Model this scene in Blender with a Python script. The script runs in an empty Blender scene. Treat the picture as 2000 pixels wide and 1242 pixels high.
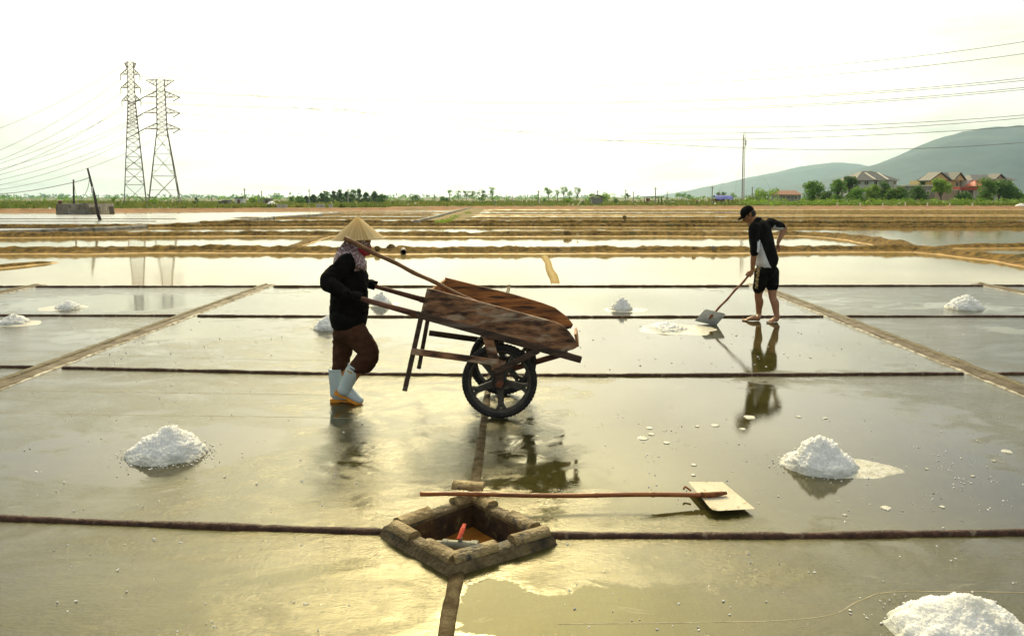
import bpy, bmesh, math, random
from mathutils import Vector, Matrix, noise
random.seed(7)
scene = bpy.context.scene
COL = scene.collection
R = math.radians

# ------------------------------------------------------------------ camera
CAM_H, F, PPY = 1.75, 1500.0, 498.0
PITCH, YAW = R(4.3), R(-0.573)
cam_d = bpy.data.cameras.new('camera'); cam = bpy.data.objects.new('camera', cam_d); COL.objects.link(cam)
cam.location = (0, 0, CAM_H)
cam.rotation_euler = (R(90) - PITCH, 0, YAW)
cam_d.sensor_width = 36; cam_d.lens = F / 2000 * 36
cam_d.shift_y = -(621 - PPY) / 2000
cam_d.clip_start = 0.05; cam_d.clip_end = 20000
scene.camera = cam

# ------------------------------------------------------------------ world, sun, exposure
SUN_EL, SUN_AZ = R(37.5), R(-3.0)
world = bpy.data.worlds.new('World'); scene.world = world; world.use_nodes = True
wt = world.node_tree; wt.nodes.clear()
def wn(t, **k):
    n = wt.nodes.new(t)
    for a, b in k.items(): setattr(n, a, b)
    return n
def wl(a, b): wt.links.new(a, b)
def wmath(op, a, b=None, clamp=False):
    n = wn('ShaderNodeMath', operation=op); n.use_clamp = clamp
    for i, v in enumerate((a, b)):
        if v is None: continue
        if isinstance(v, (int, float)): n.inputs[i].default_value = v
        else: wl(v, n.inputs[i])
    return n.outputs[0]
sky = wn('ShaderNodeTexSky', sky_type='NISHITA'); sky.sun_disc = False
sky.sun_elevation = SUN_EL; sky.sun_rotation = SUN_AZ
sky.air_density = 1.0; sky.dust_density = 4.0; sky.ozone_density = 1.0
tc = wn('ShaderNodeTexCoord'); sep = wn('ShaderNodeSeparateXYZ'); wl(tc.outputs['Generated'], sep.inputs[0])
zc = wmath('ADD', wmath('MAXIMUM', sep.outputs[2], 0.0), 0.16)
comb = wn('ShaderNodeCombineXYZ'); wl(wmath('DIVIDE', sep.outputs[0], zc), comb.inputs[0]); wl(wmath('DIVIDE', sep.outputs[1], zc), comb.inputs[1])
nz = wn('ShaderNodeTexNoise'); nz.inputs['Scale'].default_value = 0.85; nz.inputs['Detail'].default_value = 7; nz.inputs['Roughness'].default_value = 0.55
nz.inputs['Distortion'].default_value = 0.4
wl(comb.outputs[0], nz.inputs['Vector'])
ramp = wn('ShaderNodeValToRGB'); wl(nz.outputs['Fac'], ramp.inputs[0])
ramp.color_ramp.elements[0].position = 0.40; ramp.color_ramp.elements[0].color = (.05, .05, .05, 1)
ramp.color_ramp.elements[1].position = 0.60; ramp.color_ramp.elements[1].color = (1, 1, 1, 1)
# the veil thickens to a white haze at the horizon
hz = wn('ShaderNodeMapRange'); wl(sep.outputs[2], hz.inputs[0]); hz.inputs[1].default_value = 0.02; hz.inputs[2].default_value = 0.34
hz.inputs[3].default_value = 0.85; hz.inputs[4].default_value = 0.0
# forward scattering round the sun
sd = wn('ShaderNodeVectorMath', operation='DOT_PRODUCT'); wl(tc.outputs['Generated'], sd.inputs[0])
SUN_V = Vector((math.sin(SUN_AZ) * math.cos(SUN_EL), math.cos(SUN_AZ) * math.cos(SUN_EL), math.sin(SUN_EL)))
sd.inputs[1].default_value = SUN_V
g1 = wmath('POWER', wmath('MAXIMUM', sd.outputs['Value'], 0.0), 7.6)
# the sun stands behind a bright bank of cloud
veil = wmath('MAXIMUM', wmath('MAXIMUM', ramp.outputs[0], hz.outputs[0]), wmath('MULTIPLY', g1, 1.3), True)
nz2 = wn('ShaderNodeTexNoise'); nz2.inputs['Scale'].default_value = 1.5; nz2.inputs['Detail'].default_value = 8; nz2.inputs['Roughness'].default_value = 0.6; nz2.inputs['Distortion'].default_value = 0.6
wl(comb.outputs[0], nz2.inputs['Vector'])
cm = wn('ShaderNodeMapRange'); wl(nz2.outputs['Fac'], cm.inputs[0]); cm.inputs[1].default_value = .3; cm.inputs[2].default_value = .68; cm.inputs[3].default_value = .66; cm.inputs[4].default_value = 1.2
bright = wmath('MULTIPLY', wmath('ADD', wmath('MULTIPLY', g1, 36.0), 5.3), cm.outputs[0])
cc = wn('ShaderNodeMix', data_type='RGBA'); wl(g1, cc.inputs[0])
cc.inputs[6].default_value = (1.0, 0.97, 0.76, 1); cc.inputs[7].default_value = (1.0, 0.85, 0.42, 1)
cb = wn('ShaderNodeVectorMath', operation='SCALE'); wl(cc.outputs[2], cb.inputs[0]); wl(bright, cb.inputs['Scale'])
mx = wn('ShaderNodeMix', data_type='RGBA'); wl(veil, mx.inputs[0]); wl(sky.outputs[0], mx.inputs[6]); wl(cb.outputs[0], mx.inputs[7])
bg = wn('ShaderNodeBackground'); bg.inputs['Strength'].default_value = 0.10; wl(mx.outputs[2], bg.inputs['Color'])
wo = wn('ShaderNodeOutputWorld'); wl(bg.outputs[0], wo.inputs['Surface'])

sun_d = bpy.data.lights.new('sun', 'SUN'); sun_d.energy = 1.5; sun_d.angle = R(10); sun_d.color = (1.0, 0.82, 0.48)
sun = bpy.data.objects.new('sun', sun_d); COL.objects.link(sun)
sun.rotation_euler = (-SUN_V).to_track_quat('-Z', 'Y').to_euler()
sun.location = (0, 30, 30)

vs = scene.view_settings
vs.view_transform = 'Standard'; vs.look = 'None'; vs.gamma = 1.0; vs.use_curve_mapping = False
vs.exposure = 0.68
scene.cycles.use_denoising = True
scene.cycles.max_bounces = 8; scene.cycles.volume_bounces = 2; scene.cycles.transparent_max_bounces = 16

# ------------------------------------------------------------------ measuring: pixels of the photograph to points of the place
_r = Vector((math.cos(YAW), math.sin(YAW), 0))
_fh = Vector((-math.sin(YAW), math.cos(YAW), 0))
_f = _fh * math.cos(PITCH) - Vector((0, 0, math.sin(PITCH)))
_u = _fh * math.sin(PITCH) + Vector((0, 0, math.cos(PITCH)))
def ray(px, py): return _f * F + _r * (px - 1000) + _u * (PPY - py)
def G(px, py, z=0.0):
    d = ray(px, py); t = (z - CAM_H) / d.z
    return Vector((0, 0, CAM_H)) + d * t
def P(px, py, Y):
    d = ray(px, py); t = Y / d.y
    return Vector((0, 0, CAM_H)) + d * t
def PXM(Y): return F / Y            # pixels a metre spans at depth Y

# ------------------------------------------------------------------ helpers
def tag(o, label=None, cat=None, group=None, kind=None):
    if label: o['label'] = label
    if cat: o['category'] = cat
    if group: o['group'] = group
    if kind: o['kind'] = kind
    return o
def thing(name, label, cat, loc=(0, 0, 0), group=None):
    o = bpy.data.objects.new(name, None); COL.objects.link(o); o.location = loc; o.empty_display_size = 0.2
    return tag(o, label, cat, group)
def wloc(o):
    v = Vector(o.location)
    while o.parent: o = o.parent; v += Vector(o.location)
    return v
def mesh_obj(name, me, mat, parent=None, loc=None, smooth=False):
    """me is in place coordinates; the origin is moved to parent or loc"""
    off = wloc(parent) if parent else Vector(loc or (0, 0, 0))
    if off.length: me.transform(Matrix.Translation(-off))
    if smooth:
        for p in me.polygons: p.use_smooth = True
    if mat: me.materials.append(mat)
    o = bpy.data.objects.new(name, me); COL.objects.link(o)
    if parent: o.parent = parent
    elif loc: o.location = loc
    return o
def bobj(name, bm, mat, parent=None, loc=None, smooth=False, recalc=True):
    if recalc: bmesh.ops.recalc_face_normals(bm, faces=bm.faces)
    me = bpy.data.meshes.new(name); bm.to_mesh(me); bm.free()
    return mesh_obj(name, me, mat, parent, loc, smooth)
def copy_tree(o, parent=None):
    c = o.copy(); COL.objects.link(c); c.parent = parent
    for ch in list(o.children): copy_tree(ch, c)
    return c

def box(bm, c, s, rot=None):
    m = Matrix.Translation(Vector(c)) @ (rot.to_4x4() if rot is not None else Matrix.Identity(4)) @ Matrix.Diagonal((s[0], s[1], s[2], 1))
    return bmesh.ops.create_cube(bm, size=1.0, matrix=m)
def bevel_all(bm, w, seg=1):
    bmesh.ops.bevel(bm, geom=list(bm.edges), offset=w, segments=seg, affect='EDGES', clamp_overlap=True)
def frame_for(t, ref=None):
    t = t.normalized()
    ref = Vector(ref) if ref is not None else (Vector((0, 0, 1)) if abs(t.z) < 0.9 else Vector((1, 0, 0)))
    a = (ref - t * ref.dot(t))
    if a.length < 1e-5: a = t.orthogonal()
    a.normalize(); return a, t.cross(a).normalized()
def bar(bm, p, q, w, h=None, ref=None):
    """square bar from p to q; w along the reference direction, h across"""
    p = Vector(p); q = Vector(q); h = h or w
    a, b = frame_for(q - p, ref)
    vs_ = []
    for e in (p, q):
        for i, j in ((-1, -1), (1, -1), (1, 1), (-1, 1)): vs_.append(bm.verts.new(e + a * (i * w / 2) + b * (j * h / 2)))
    for k in range(4): bm.faces.new((vs_[k], vs_[(k + 1) % 4], vs_[4 + (k + 1) % 4], vs_[4 + k]))
    bm.faces.new(vs_[3::-1]); bm.faces.new(vs_[4:])
def tube(bm, pts, rad, n=10, cap=True, ref=None, rings=None):
    pts = [Vector(p) for p in pts]
    if not isinstance(rad, (list, tuple)): rad = [rad] * len(pts)
    prev = None; out = []
    for i, p in enumerate(pts):
        t = (pts[min(i + 1, len(pts) - 1)] - pts[max(i - 1, 0)])
        a, b = frame_for(t, ref if prev is None else prev)
        prev = a
        r = rad[i]; ra, rb = r if isinstance(r, (tuple, list)) else (r, r)
        out.append([bm.verts.new(p + a * (ra * math.cos(2 * math.pi * k / n)) + b * (rb * math.sin(2 * math.pi * k / n))) for k in range(n)])
    for i in range(len(out) - 1):
        for k in range(n): bm.faces.new((out[i][k], out[i][(k + 1) % n], out[i + 1][(k + 1) % n], out[i + 1][k]))
    if cap: bm.faces.new(out[0][::-1]); bm.faces.new(out[-1])
    return out
def spline(pts, sub=5):
    """Catmull-Rom through tuples/vectors of any length"""
    pts = [tuple(p) for p in pts]; out = []
    for i in range(len(pts) - 1):
        p0, p1, p2, p3 = pts[max(i - 1, 0)], pts[i], pts[i + 1], pts[min(i + 2, len(pts) - 1)]
        for k in range(sub):
            t = k / sub
            out.append(tuple(0.5 * ((2 * b) + (c - a) * t + (2 * a - 5 * b + 4 * c - d) * t * t + (3 * b - a - 3 * c + d) * t ** 3) for a, b, c, d in zip(p0, p1, p2, p3)))
    out.append(pts[-1]); return out
def limb(bm, pts, rad, ref=(0, 1, 0), n=14, sub=5):
    """closed tapering limb with rounded ends; rad = (along ref, across) for each point"""
    rr = [(r if isinstance(r, (tuple, list)) else (r, r)) for r in rad]
    s = spline([tuple(p) + tuple(r) for p, r in zip([tuple(q) for q in pts], rr)], sub)
    ps = [Vector(x[:3]) for x in s]; rs = [(max(x[3], .002), max(x[4], .002)) for x in s]
    # rounded caps
    t0 = (ps[0] - ps[1]).normalized(); t1 = (ps[-1] - ps[-2]).normalized()
    m0 = min(rs[0]); m1 = min(rs[-1])
    pre = [(ps[0] + t0 * m0 * math.sin(a), tuple(v * math.cos(a) for v in rs[0])) for a in (1.35, .9, .45)]
    post = [(ps[-1] + t1 * m1 * math.sin(a), tuple(v * math.cos(a) for v in rs[-1])) for a in (.45, .9, 1.35)]
    P_ = [p for p, _ in pre] + ps + [p for p, _ in post]; R_ = [r for _, r in pre] + rs + [r for _, r in post]
    tube(bm, P_, R_, n=n, ref=ref)
def ball(bm, c, r, rot=None, sub=3):
    r = r if isinstance(r, (tuple, list)) else (r, r, r)
    m = Matrix.Translation(Vector(c)) @ (rot.to_4x4() if rot is not None else Matrix.Identity(4)) @ Matrix.Diagonal((r[0], r[1], r[2], 1))
    bmesh.ops.create_icosphere(bm, subdivisions=sub, radius=1.0, matrix=m)
def fuse(bm, voxel=0.008, smooth=4, factor=0.5):
    """one continuous surface out of overlapping volumes"""
    bmesh.ops.recalc_face_normals(bm, faces=bm.faces)
    me = bpy.data.meshes.new('tmp'); bm.to_mesh(me); bm.free()
    o = bpy.data.objects.new('tmp', me); COL.objects.link(o)
    m = o.modifiers.new('r', 'REMESH'); m.mode = 'VOXEL'; m.voxel_size = voxel
    if smooth:
        s = o.modifiers.new('s', 'SMOOTH'); s.iterations = smooth; s.factor = factor
    dg = bpy.context.evaluated_depsgraph_get(); dg.update()
    out = bpy.data.meshes.new_from_object(o.evaluated_get(dg))
    bpy.data.objects.remove(o); bpy.data.meshes.remove(me)
    return out
def crease(me, amp, scale, d, seed=0):
    """sharp pulled creases running along direction d"""
    ns = [v.normal.copy() for v in me.vertices]; d = Vector(d).normalized()
    for v, n in zip(me.vertices, ns):
        q = (v.co - d * v.co.dot(d) * .78) * scale + Vector((seed, seed * 1.7, seed))
        v.co += n * amp * (.55 - 2.2 * abs(noise.noise(q)))
def fold(me, amp, scale, stretch=(1, 1, 1), seed=0):
    ns = [v.normal.copy() for v in me.vertices]
    for v, n in zip(me.vertices, ns):
        q = Vector((v.co.x * stretch[0], v.co.y * stretch[1], v.co.z * stretch[2])) * scale + Vector((seed, seed * 2, 0))
        v.co += n * amp * (noise.noise(q) + .5 * noise.noise(q * 2.1))
def prism(bm, poly, y0, y1):
    """outline given as (x, z), extruded along y"""
    a = [bm.verts.new((x, y0, z)) for x, z in poly]; b = [bm.verts.new((x, y1, z)) for x, z in poly]
    n = len(poly)
    bm.faces.new(a); bm.faces.new(b[::-1])
    for k in range(n): bm.faces.new((a[k], b[k], b[(k + 1) % n], a[(k + 1) % n]))

# ------------------------------------------------------------------ materials
MATS = {}
def nodes(name):
    m = bpy.data.materials.new(name); m.use_nodes = True; nt = m.node_tree
    MATS[name] = m
    return m, nt, nt.nodes['Principled BSDF']
def nn(nt, t, **k):
    n = nt.nodes.new(t)
    for a, b in k.items(): setattr(n, a, b)
    return n
def rgba(c): return (c[0], c[1], c[2], 1)
def M(name, c1, c2=None, scale=6, rough=.6, rough2=None, bump=0.0, bscale=30, spec=.5, metal=0, stretch=(1, 1, 1), rot=(0, 0, 0), detail=6, lo=.35, hi=.65, c3=None, s3=20, lo3=.55, hi3=.62, transl=0, rnd=0):
    if name in MATS: return MATS[name]
    m, nt, b = nodes(name); L = nt.links.new
    t = nn(nt, 'ShaderNodeTexCoord'); mp = nn(nt, 'ShaderNodeMapping'); L(t.outputs['Object'], mp.inputs[0])
    mp.inputs['Scale'].default_value = stretch; mp.inputs['Rotation'].default_value = rot
    nz = nn(nt, 'ShaderNodeTexNoise'); nz.inputs['Scale'].default_value = scale; nz.inputs['Detail'].default_value = detail; nz.inputs['Roughness'].default_value = .6
    L(mp.outputs[0], nz.inputs['Vector'])
    cr = nn(nt, 'ShaderNodeValToRGB'); L(nz.outputs['Fac'], cr.inputs[0])
    cr.color_ramp.elements[0].position = lo; cr.color_ramp.elements[1].position = hi
    cr.color_ramp.elements[0].color = rgba(c1); cr.color_ramp.elements[1].color = rgba(c2 or c1)
    col = cr.outputs[0]
    if c3:
        n3 = nn(nt, 'ShaderNodeTexNoise'); n3.inputs['Scale'].default_value = s3; n3.inputs['Detail'].default_value = 5; L(mp.outputs[0], n3.inputs['Vector'])
        r3 = nn(nt, 'ShaderNodeMapRange'); L(n3.outputs['Fac'], r3.inputs[0]); r3.inputs[1].default_value = lo3; r3.inputs[2].default_value = hi3
        mx = nn(nt, 'ShaderNodeMix', data_type='RGBA'); L(r3.outputs[0], mx.inputs[0]); L(col, mx.inputs[6]); mx.inputs[7].default_value = rgba(c3); col = mx.outputs[2]
    if rnd:
        oi = nn(nt, 'ShaderNodeObjectInfo'); hs = nn(nt, 'ShaderNodeHueSaturation'); L(col, hs.inputs['Color'])
        mr = nn(nt, 'ShaderNodeMapRange'); L(oi.outputs['Random'], mr.inputs[0]); mr.inputs[3].default_value = 1 - rnd; mr.inputs[4].default_value = 1 + rnd
        L(mr.outputs[0], hs.inputs['Value']); col = hs.outputs[0]
    L(col, b.inputs['Base Color'])
    b.inputs['Metallic'].default_value = metal; b.inputs['Specular IOR Level'].default_value = spec
    if rough2 is not None:
        rr = nn(nt, 'ShaderNodeMapRange'); L(nz.outputs['Fac'], rr.inputs[0]); rr.inputs[1].default_value = lo; rr.inputs[2].default_value = hi
        rr.inputs[3].default_value = rough; rr.inputs[4].default_value = rough2; L(rr.outputs[0], b.inputs['Roughness'])
    else: b.inputs['Roughness'].default_value = rough
    if bump:
        nb = nn(nt, 'ShaderNodeTexNoise'); nb.inputs['Scale'].default_value = bscale; nb.inputs['Detail'].default_value = 6; L(mp.outputs[0], nb.inputs['Vector'])
        bp = nn(nt, 'ShaderNodeBump'); bp.inputs['Strength'].default_value = bump; bp.inputs['Distance'].default_value = .02; L(nb.outputs['Fac'], bp.inputs['Height']); L(bp.outputs[0], b.inputs['Normal'])
    if transl:
        tr = nn(nt, 'ShaderNodeBsdfTranslucent'); L(col, tr.inputs['Color'])
        ms = nn(nt, 'ShaderNodeMixShader'); ms.inputs[0].default_value = transl; L(b.outputs[0], ms.inputs[1]); L(tr.outputs[0], ms.inputs[2])
        L(ms.outputs[0], nt.nodes['Material Output'].inputs['Surface'])
    return m

def floor_material():
    """trowelled concrete under a film of brine: 'wet' (per vertex) says where the film stands"""
    m, nt, b = nodes('wet_concrete'); L = nt.links.new
    geo = nn(nt, 'ShaderNodeNewGeometry'); pos = geo.outputs['Position']
    at = nn(nt, 'ShaderNodeAttribute', attribute_name='wet')
    def noi(scale, detail=6, stretch=(1, 1, 1), rough=.6, dist=0, rot=0):
        mp = nn(nt, 'ShaderNodeMapping'); mp.inputs['Scale'].default_value = stretch; mp.inputs['Rotation'].default_value = (0, 0, rot); L(pos, mp.inputs[0])
        n = nn(nt, 'ShaderNodeTexNoise'); n.inputs['Scale'].default_value = scale; n.inputs['Detail'].default_value = detail; n.inputs['Roughness'].default_value = rough; n.inputs['Distortion'].default_value = dist
        L(mp.outputs[0], n.inputs['Vector']); return n.outputs['Fac']
    def mth(op, a, c=None, clamp=False):
        n = nn(nt, 'ShaderNodeMath', operation=op); n.use_clamp = clamp
        for i, v in enumerate((a, c)):
            if v is None: continue
            if isinstance(v, (int, float)): n.inputs[i].default_value = v
            else: L(v, n.inputs[i])
        return n.outputs[0]
    def mr(x, a, c, d, e):
        n = nn(nt, 'ShaderNodeMapRange'); L(x, n.inputs[0])
        for i, v in enumerate((a, c, d, e)): n.inputs[1 + i].default_value = v
        return n.outputs[0]
    edge = noi(2.6, 9, (1, 1.3, 1), .68, .6)
    wet0 = mth('ADD', at.outputs['Fac'], mth('MULTIPLY', mth('SUBTRACT', edge, .5), 1.5))
    wet = mr(wet0, .40, .62, 0, 1)                       # standing film
    damp = mr(wet0, -.2, .5, 0, 1)
    brush = noi(7, 6, (.6, 1.9, 1), .65, 1.6, .12)        # trowel and rake strokes
    brush2 = noi(11, 5, (2.2, .5, 1), .6, 1.5, .35)
    big = noi(.8, 5)
    c = nn(nt, 'ShaderNodeValToRGB'); L(big, c.inputs[0])
    c.color_ramp.elements[0].position = .3; c.color_ramp.elements[0].color = (.036, .032, .009, 1)
    c.color_ramp.elements[1].position = .7; c.color_ramp.elements[1].color = (.070, .062, .019, 1)
    mul = nn(nt, 'ShaderNodeMix', data_type='RGBA', blend_type='MULTIPLY'); mul.inputs[0].default_value = .75
    L(c.outputs[0], mul.inputs[6])
    bb = nn(nt, 'ShaderNodeCombineColor'); bv = mr(mth('MULTIPLY', mth('ADD', mth('ADD', brush, brush2), noi(4.2, 9, (1, 1.4, 1), .75, 1.0, .5)), .3333), .34, .66, .35, 1.6)
    for i in range(3): L(bv, bb.inputs[i])
    L(bb.outputs[0], mul.inputs[7])
    # pale salt bloom along old tide lines and specks of salt
    sp = mr(noi(46, 3), .70, .74, 0, .55)
    bl = mr(noi(1.7, 9, (1, 2.2, 1), .7, 1.2), .62, .78, 0, .38)
    sf = mth('MAXIMUM', sp, bl, True)
    smx = nn(nt, 'ShaderNodeMix', data_type='RGBA'); L(sf, smx.inputs[0]); L(mul.outputs[2], smx.inputs[6]); smx.inputs[7].default_value = (.5, .47, .36, 1)
    L(smx.outputs[2], b.inputs['Base Color'])
    mott = noi(5.5, 9, (1, 1.5, 1), .74, .8, .3)
    swirl = noi(.75, 7, (1, 1.7, 1), .62, 2.2, .2)
    rough_dry = mth('ADD', mr(swirl, .36, .62, .18, .06), mth('ADD', mr(brush, .3, .7, .05, -.03), mr(mott, .35, .65, .07, -.05)))
    rm = nn(nt, 'ShaderNodeMix', data_type='FLOAT'); L(wet, rm.inputs[0]); L(rough_dry, rm.inputs[2]); rm.inputs[3].default_value = .045
    L(rm.outputs[0], b.inputs['Roughness'])
    b.inputs['IOR'].default_value = 1.5; b.inputs['Specular Tint'].default_value = (1.0, .93, .52, 1)
    grain = noi(160, 3); med = noi(38, 5, (1, 1.6, 1))
    wv = nn(nt, 'ShaderNodeTexWave', wave_type='RINGS', rings_direction='Z'); wv.inputs['Scale'].default_value = 2.6; wv.inputs['Distortion'].default_value = 9; wv.inputs['Detail'].default_value = 4; wv.inputs['Detail Scale'].default_value = 1.6
    mpw = nn(nt, 'ShaderNodeMapping'); mpw.inputs['Location'].default_value = (2.3, -7.5, 0); L(pos, mpw.inputs[0]); L(mpw.outputs[0], wv.inputs['Vector'])
    grain = mth('ADD', grain, mth('MULTIPLY', wv.outputs['Fac'], .30))
    h = mth('ADD', mth('MULTIPLY', grain, .45), mth('ADD', mth('MULTIPLY', brush, .35), mth('MULTIPLY', med, .7)))
    st = mth('MULTIPLY', mr(wet, 0, 1, .38, .018), mr(swirl, .36, .62, 1.25, .45))
    bp = nn(nt, 'ShaderNodeBump'); bp.inputs['Distance'].default_value = .012; L(h, bp.inputs['Height']); L(st, bp.inputs['Strength']); L(bp.outputs[0], b.inputs['Normal'])
    return m
def water_material():
    m, nt, b = nodes('brine'); L = nt.links.new
    geo = nn(nt, 'ShaderNodeNewGeometry')
    n = nn(nt, 'ShaderNodeTexNoise'); n.inputs['Scale'].default_value = .35; n.inputs['Detail'].default_value = 4; L(geo.outputs['Position'], n.inputs['Vector'])
    c = nn(nt, 'ShaderNodeValToRGB'); L(n.outputs['Fac'], c.inputs[0])
    c.color_ramp.elements[0].position = .35; c.color_ramp.elements[0].color = (.30, .21, .075, 1)
    c.color_ramp.elements[1].position = .65; c.color_ramp.elements[1].color = (.40, .30, .13, 1)
    L(c.outputs[0], b.inputs['Base Color'])
    b.inputs['Roughness'].default_value = .05; b.inputs['IOR'].default_value = 1.36
    mp = nn(nt, 'ShaderNodeMapping'); mp.inputs['Scale'].default_value = (1, 2.2, 1); L(geo.outputs['Position'], mp.inputs[0])
    w = nn(nt, 'ShaderNodeTexNoise'); w.inputs['Scale'].default_value = 3.5; w.inputs['Detail'].default_value = 3; L(mp.outputs[0], w.inputs['Vector'])
    bp = nn(nt, 'ShaderNodeBump'); bp.inputs['Strength'].default_value = .02; bp.inputs['Distance'].default_value = .05; L(w.outputs['Fac'], bp.inputs['Height']); L(bp.outputs[0], b.inputs['Normal'])
    return m
FLOOR = floor_material(); BRINE = water_material()
RIDGE = M('ridge_mortar', (.035, .014, .008), (.085, .036, .019), 22, .6, .45, spec=.25, bump=.5, bscale=70, c3=(.20, .15, .10), s3=16, lo3=.60, hi3=.72)
GUTTER = M('gutter_silt', (.055, .034, .010), (.115, .072, .023), 4, .8, .55, bump=.7, bscale=30, c3=(.30, .25, .16), s3=14, lo3=.64, hi3=.74)
SILT = M('pale_silt', (.28, .17, .035), (.44, .28, .075), 1.2, .8, .5, bump=.4, bscale=8)
LAND = M('far_land', (.19, .13, .055), (.15, .15, .06), .05, .95, c3=(.10, .14, .04), s3=.02, lo3=.45, hi3=.55)
def salt_material():
    m, nt, b = nodes('salt'); L = nt.links.new
    g = nn(nt, 'ShaderNodeNewGeometry'); sp = nn(nt, 'ShaderNodeSeparateXYZ'); L(g.outputs['Position'], sp.inputs[0])
    def noi(sc, d=5):
        n = nn(nt, 'ShaderNodeTexNoise'); n.inputs['Scale'].default_value = sc; n.inputs['Detail'].default_value = d; L(g.outputs['Position'], n.inputs['Vector']); return n.outputs['Fac']
    def mr(x, a, c, d=0, e=1):
        n = nn(nt, 'ShaderNodeMapRange'); L(x, n.inputs[0])
        for i, v in enumerate((a, c, d, e)): n.inputs[1 + i].default_value = v
        return n.outputs[0]
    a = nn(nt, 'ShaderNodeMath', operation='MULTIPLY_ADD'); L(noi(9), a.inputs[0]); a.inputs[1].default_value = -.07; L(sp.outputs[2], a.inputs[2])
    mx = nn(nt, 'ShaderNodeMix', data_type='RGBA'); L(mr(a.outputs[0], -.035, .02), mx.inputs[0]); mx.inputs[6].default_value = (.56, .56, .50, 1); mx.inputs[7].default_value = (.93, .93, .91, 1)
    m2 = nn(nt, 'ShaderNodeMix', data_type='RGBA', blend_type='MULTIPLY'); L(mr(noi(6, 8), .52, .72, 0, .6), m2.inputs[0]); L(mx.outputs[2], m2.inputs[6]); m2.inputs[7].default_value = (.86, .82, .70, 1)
    L(m2.outputs[2], b.inputs['Base Color']); b.inputs['Roughness'].default_value = .5; b.inputs['Subsurface Weight'].default_value = .6; b.inputs['Subsurface Radius'].default_value = (1, 1, 1); b.inputs['Subsurface Scale'].default_value = .05
    v = nn(nt, 'ShaderNodeTexVoronoi'); v.inputs['Scale'].default_value = 190; L(g.outputs['Position'], v.inputs['Vector'])
    bp = nn(nt, 'ShaderNodeBump'); bp.inputs['Strength'].default_value = .7; bp.inputs['Distance'].default_value = .006; L(v.outputs['Distance'], bp.inputs['Height']); L(bp.outputs[0], b.inputs['Normal']); return m
SALT = salt_material(); CRUMB = M('salt_crumb', (.84, .84, .82), (.93, .93, .91), 40, .5)
SALTWET = M('wet_salt', (.30, .27, .18), (.66, .64, .55), 16, .4, .2, bump=.4, bscale=90, lo=.3, hi=.62)

def bund_material(name, dry1, dry2, weed, gold1, gold2, zl=.035):
    """earth: crumbly and dark above, smooth yellow silt where brine laps it"""
    m, nt, b = nodes(name); L = nt.links.new
    g = nn(nt, 'ShaderNodeNewGeometry'); sp = nn(nt, 'ShaderNodeSeparateXYZ'); L(g.outputs['Position'], sp.inputs[0])
    def noi(sc, d=6):
        n = nn(nt, 'ShaderNodeTexNoise'); n.inputs['Scale'].default_value = sc; n.inputs['Detail'].default_value = d; n.inputs['Roughness'].default_value = .65; L(g.outputs['Position'], n.inputs['Vector']); return n.outputs['Fac']
    def mr(x, a, c, d=0, e=1):
        n = nn(nt, 'ShaderNodeMapRange'); L(x, n.inputs[0])
        for i, v in enumerate((a, c, d, e)): n.inputs[1 + i].default_value = v
        return n.outputs[0]
    def mix(f, a, c):
        n = nn(nt, 'ShaderNodeMix', data_type='RGBA'); L(f, n.inputs[0])
        for i, v in ((6, a), (7, c)):
            if isinstance(v, tuple): n.inputs[i].default_value = rgba(v)
            else: L(v, n.inputs[i])
        return n.outputs[2]
    dry = mix(mr(noi(4.5, 8), .36, .62), dry1, dry2); dry = mix(mr(noi(1.1), .58, .7), dry, weed)
    gold = mix(mr(noi(1.4), .35, .65), gold1, gold2)
    a = nn(nt, 'ShaderNodeMath', operation='MULTIPLY_ADD'); L(noi(2.2), a.inputs[0]); a.inputs[1].default_value = .05; L(sp.outputs[2], a.inputs[2])
    f = mr(a.outputs[0], zl, zl + .025)
    L(mix(f, gold, dry), b.inputs['Base Color']); L(mr(f, 0, 1, .5, .95), b.inputs['Roughness']); b.inputs['Specular IOR Level'].default_value = .3
    bp = nn(nt, 'ShaderNodeBump'); bp.inputs['Distance'].default_value = .06; L(mr(f, 0, 1, .1, .9), bp.inputs['Strength']); L(noi(11, 8), bp.inputs['Height']); L(bp.outputs[0], b.inputs['Normal']); return m
MUD = bund_material('bund_mud', (.055, .034, .008), (.27, .16, .03), (.055, .06, .01), (.40, .20, .018), (.54, .30, .042), zl=.022)
# ================================================================== THE GROUND
def lerp(a, b, t): return a + (b - a) * t
def polyY(pts, X):
    for (x0, y0), (x1, y1) in zip(pts, pts[1:]):
        if X <= x1 or (x1, y1) == pts[-1]:
            return lerp(y0, y1, (X - x0) / (x1 - x0))
def g2(px, py): v = G(px, py); return (v.x, v.y)
CROSS = [
    [(-30, -2.0), (30, -2.0)],
    [(-30, 4.75)] + [g2(*p) for p in ((-300, 1004), (0, 1013), (375, 1028), (750, 1040), (1080, 1047), (1540, 1048), (2000, 1041))] + [(30, 4.3)],
    [(-30, 8.1)] + [g2(*p) for p in ((0, 717), (100, 719), (640, 731), (1060, 734), (1500, 733), (1890, 731), (2000, 731))] + [(30, 7.8)],
    [(-30, 11.5)] + [g2(*p) for p in ((0, 617), (340, 617.5), (1000, 620), (1615, 619), (2000, 619))] + [(30, 11.3)],
    [(-60, 15.6)] + [g2(*p) for p in ((0, 561), (509, 560.5), (1000, 560), (2000, 559))] + [(60, 15.3)],
]
def jl(a, b):
    ax, ay = g2(*a); bx, by = g2(*b)
    return lambda Y: ax + (bx - ax) * (Y - ay) / (by - ay)
JOINT = [jl((20, 580), (102, 560)), jl((84, 722), (519, 560)), None, jl((1903, 727), (1480, 560)), jl((2010, 579), (1945, 559))]
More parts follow.
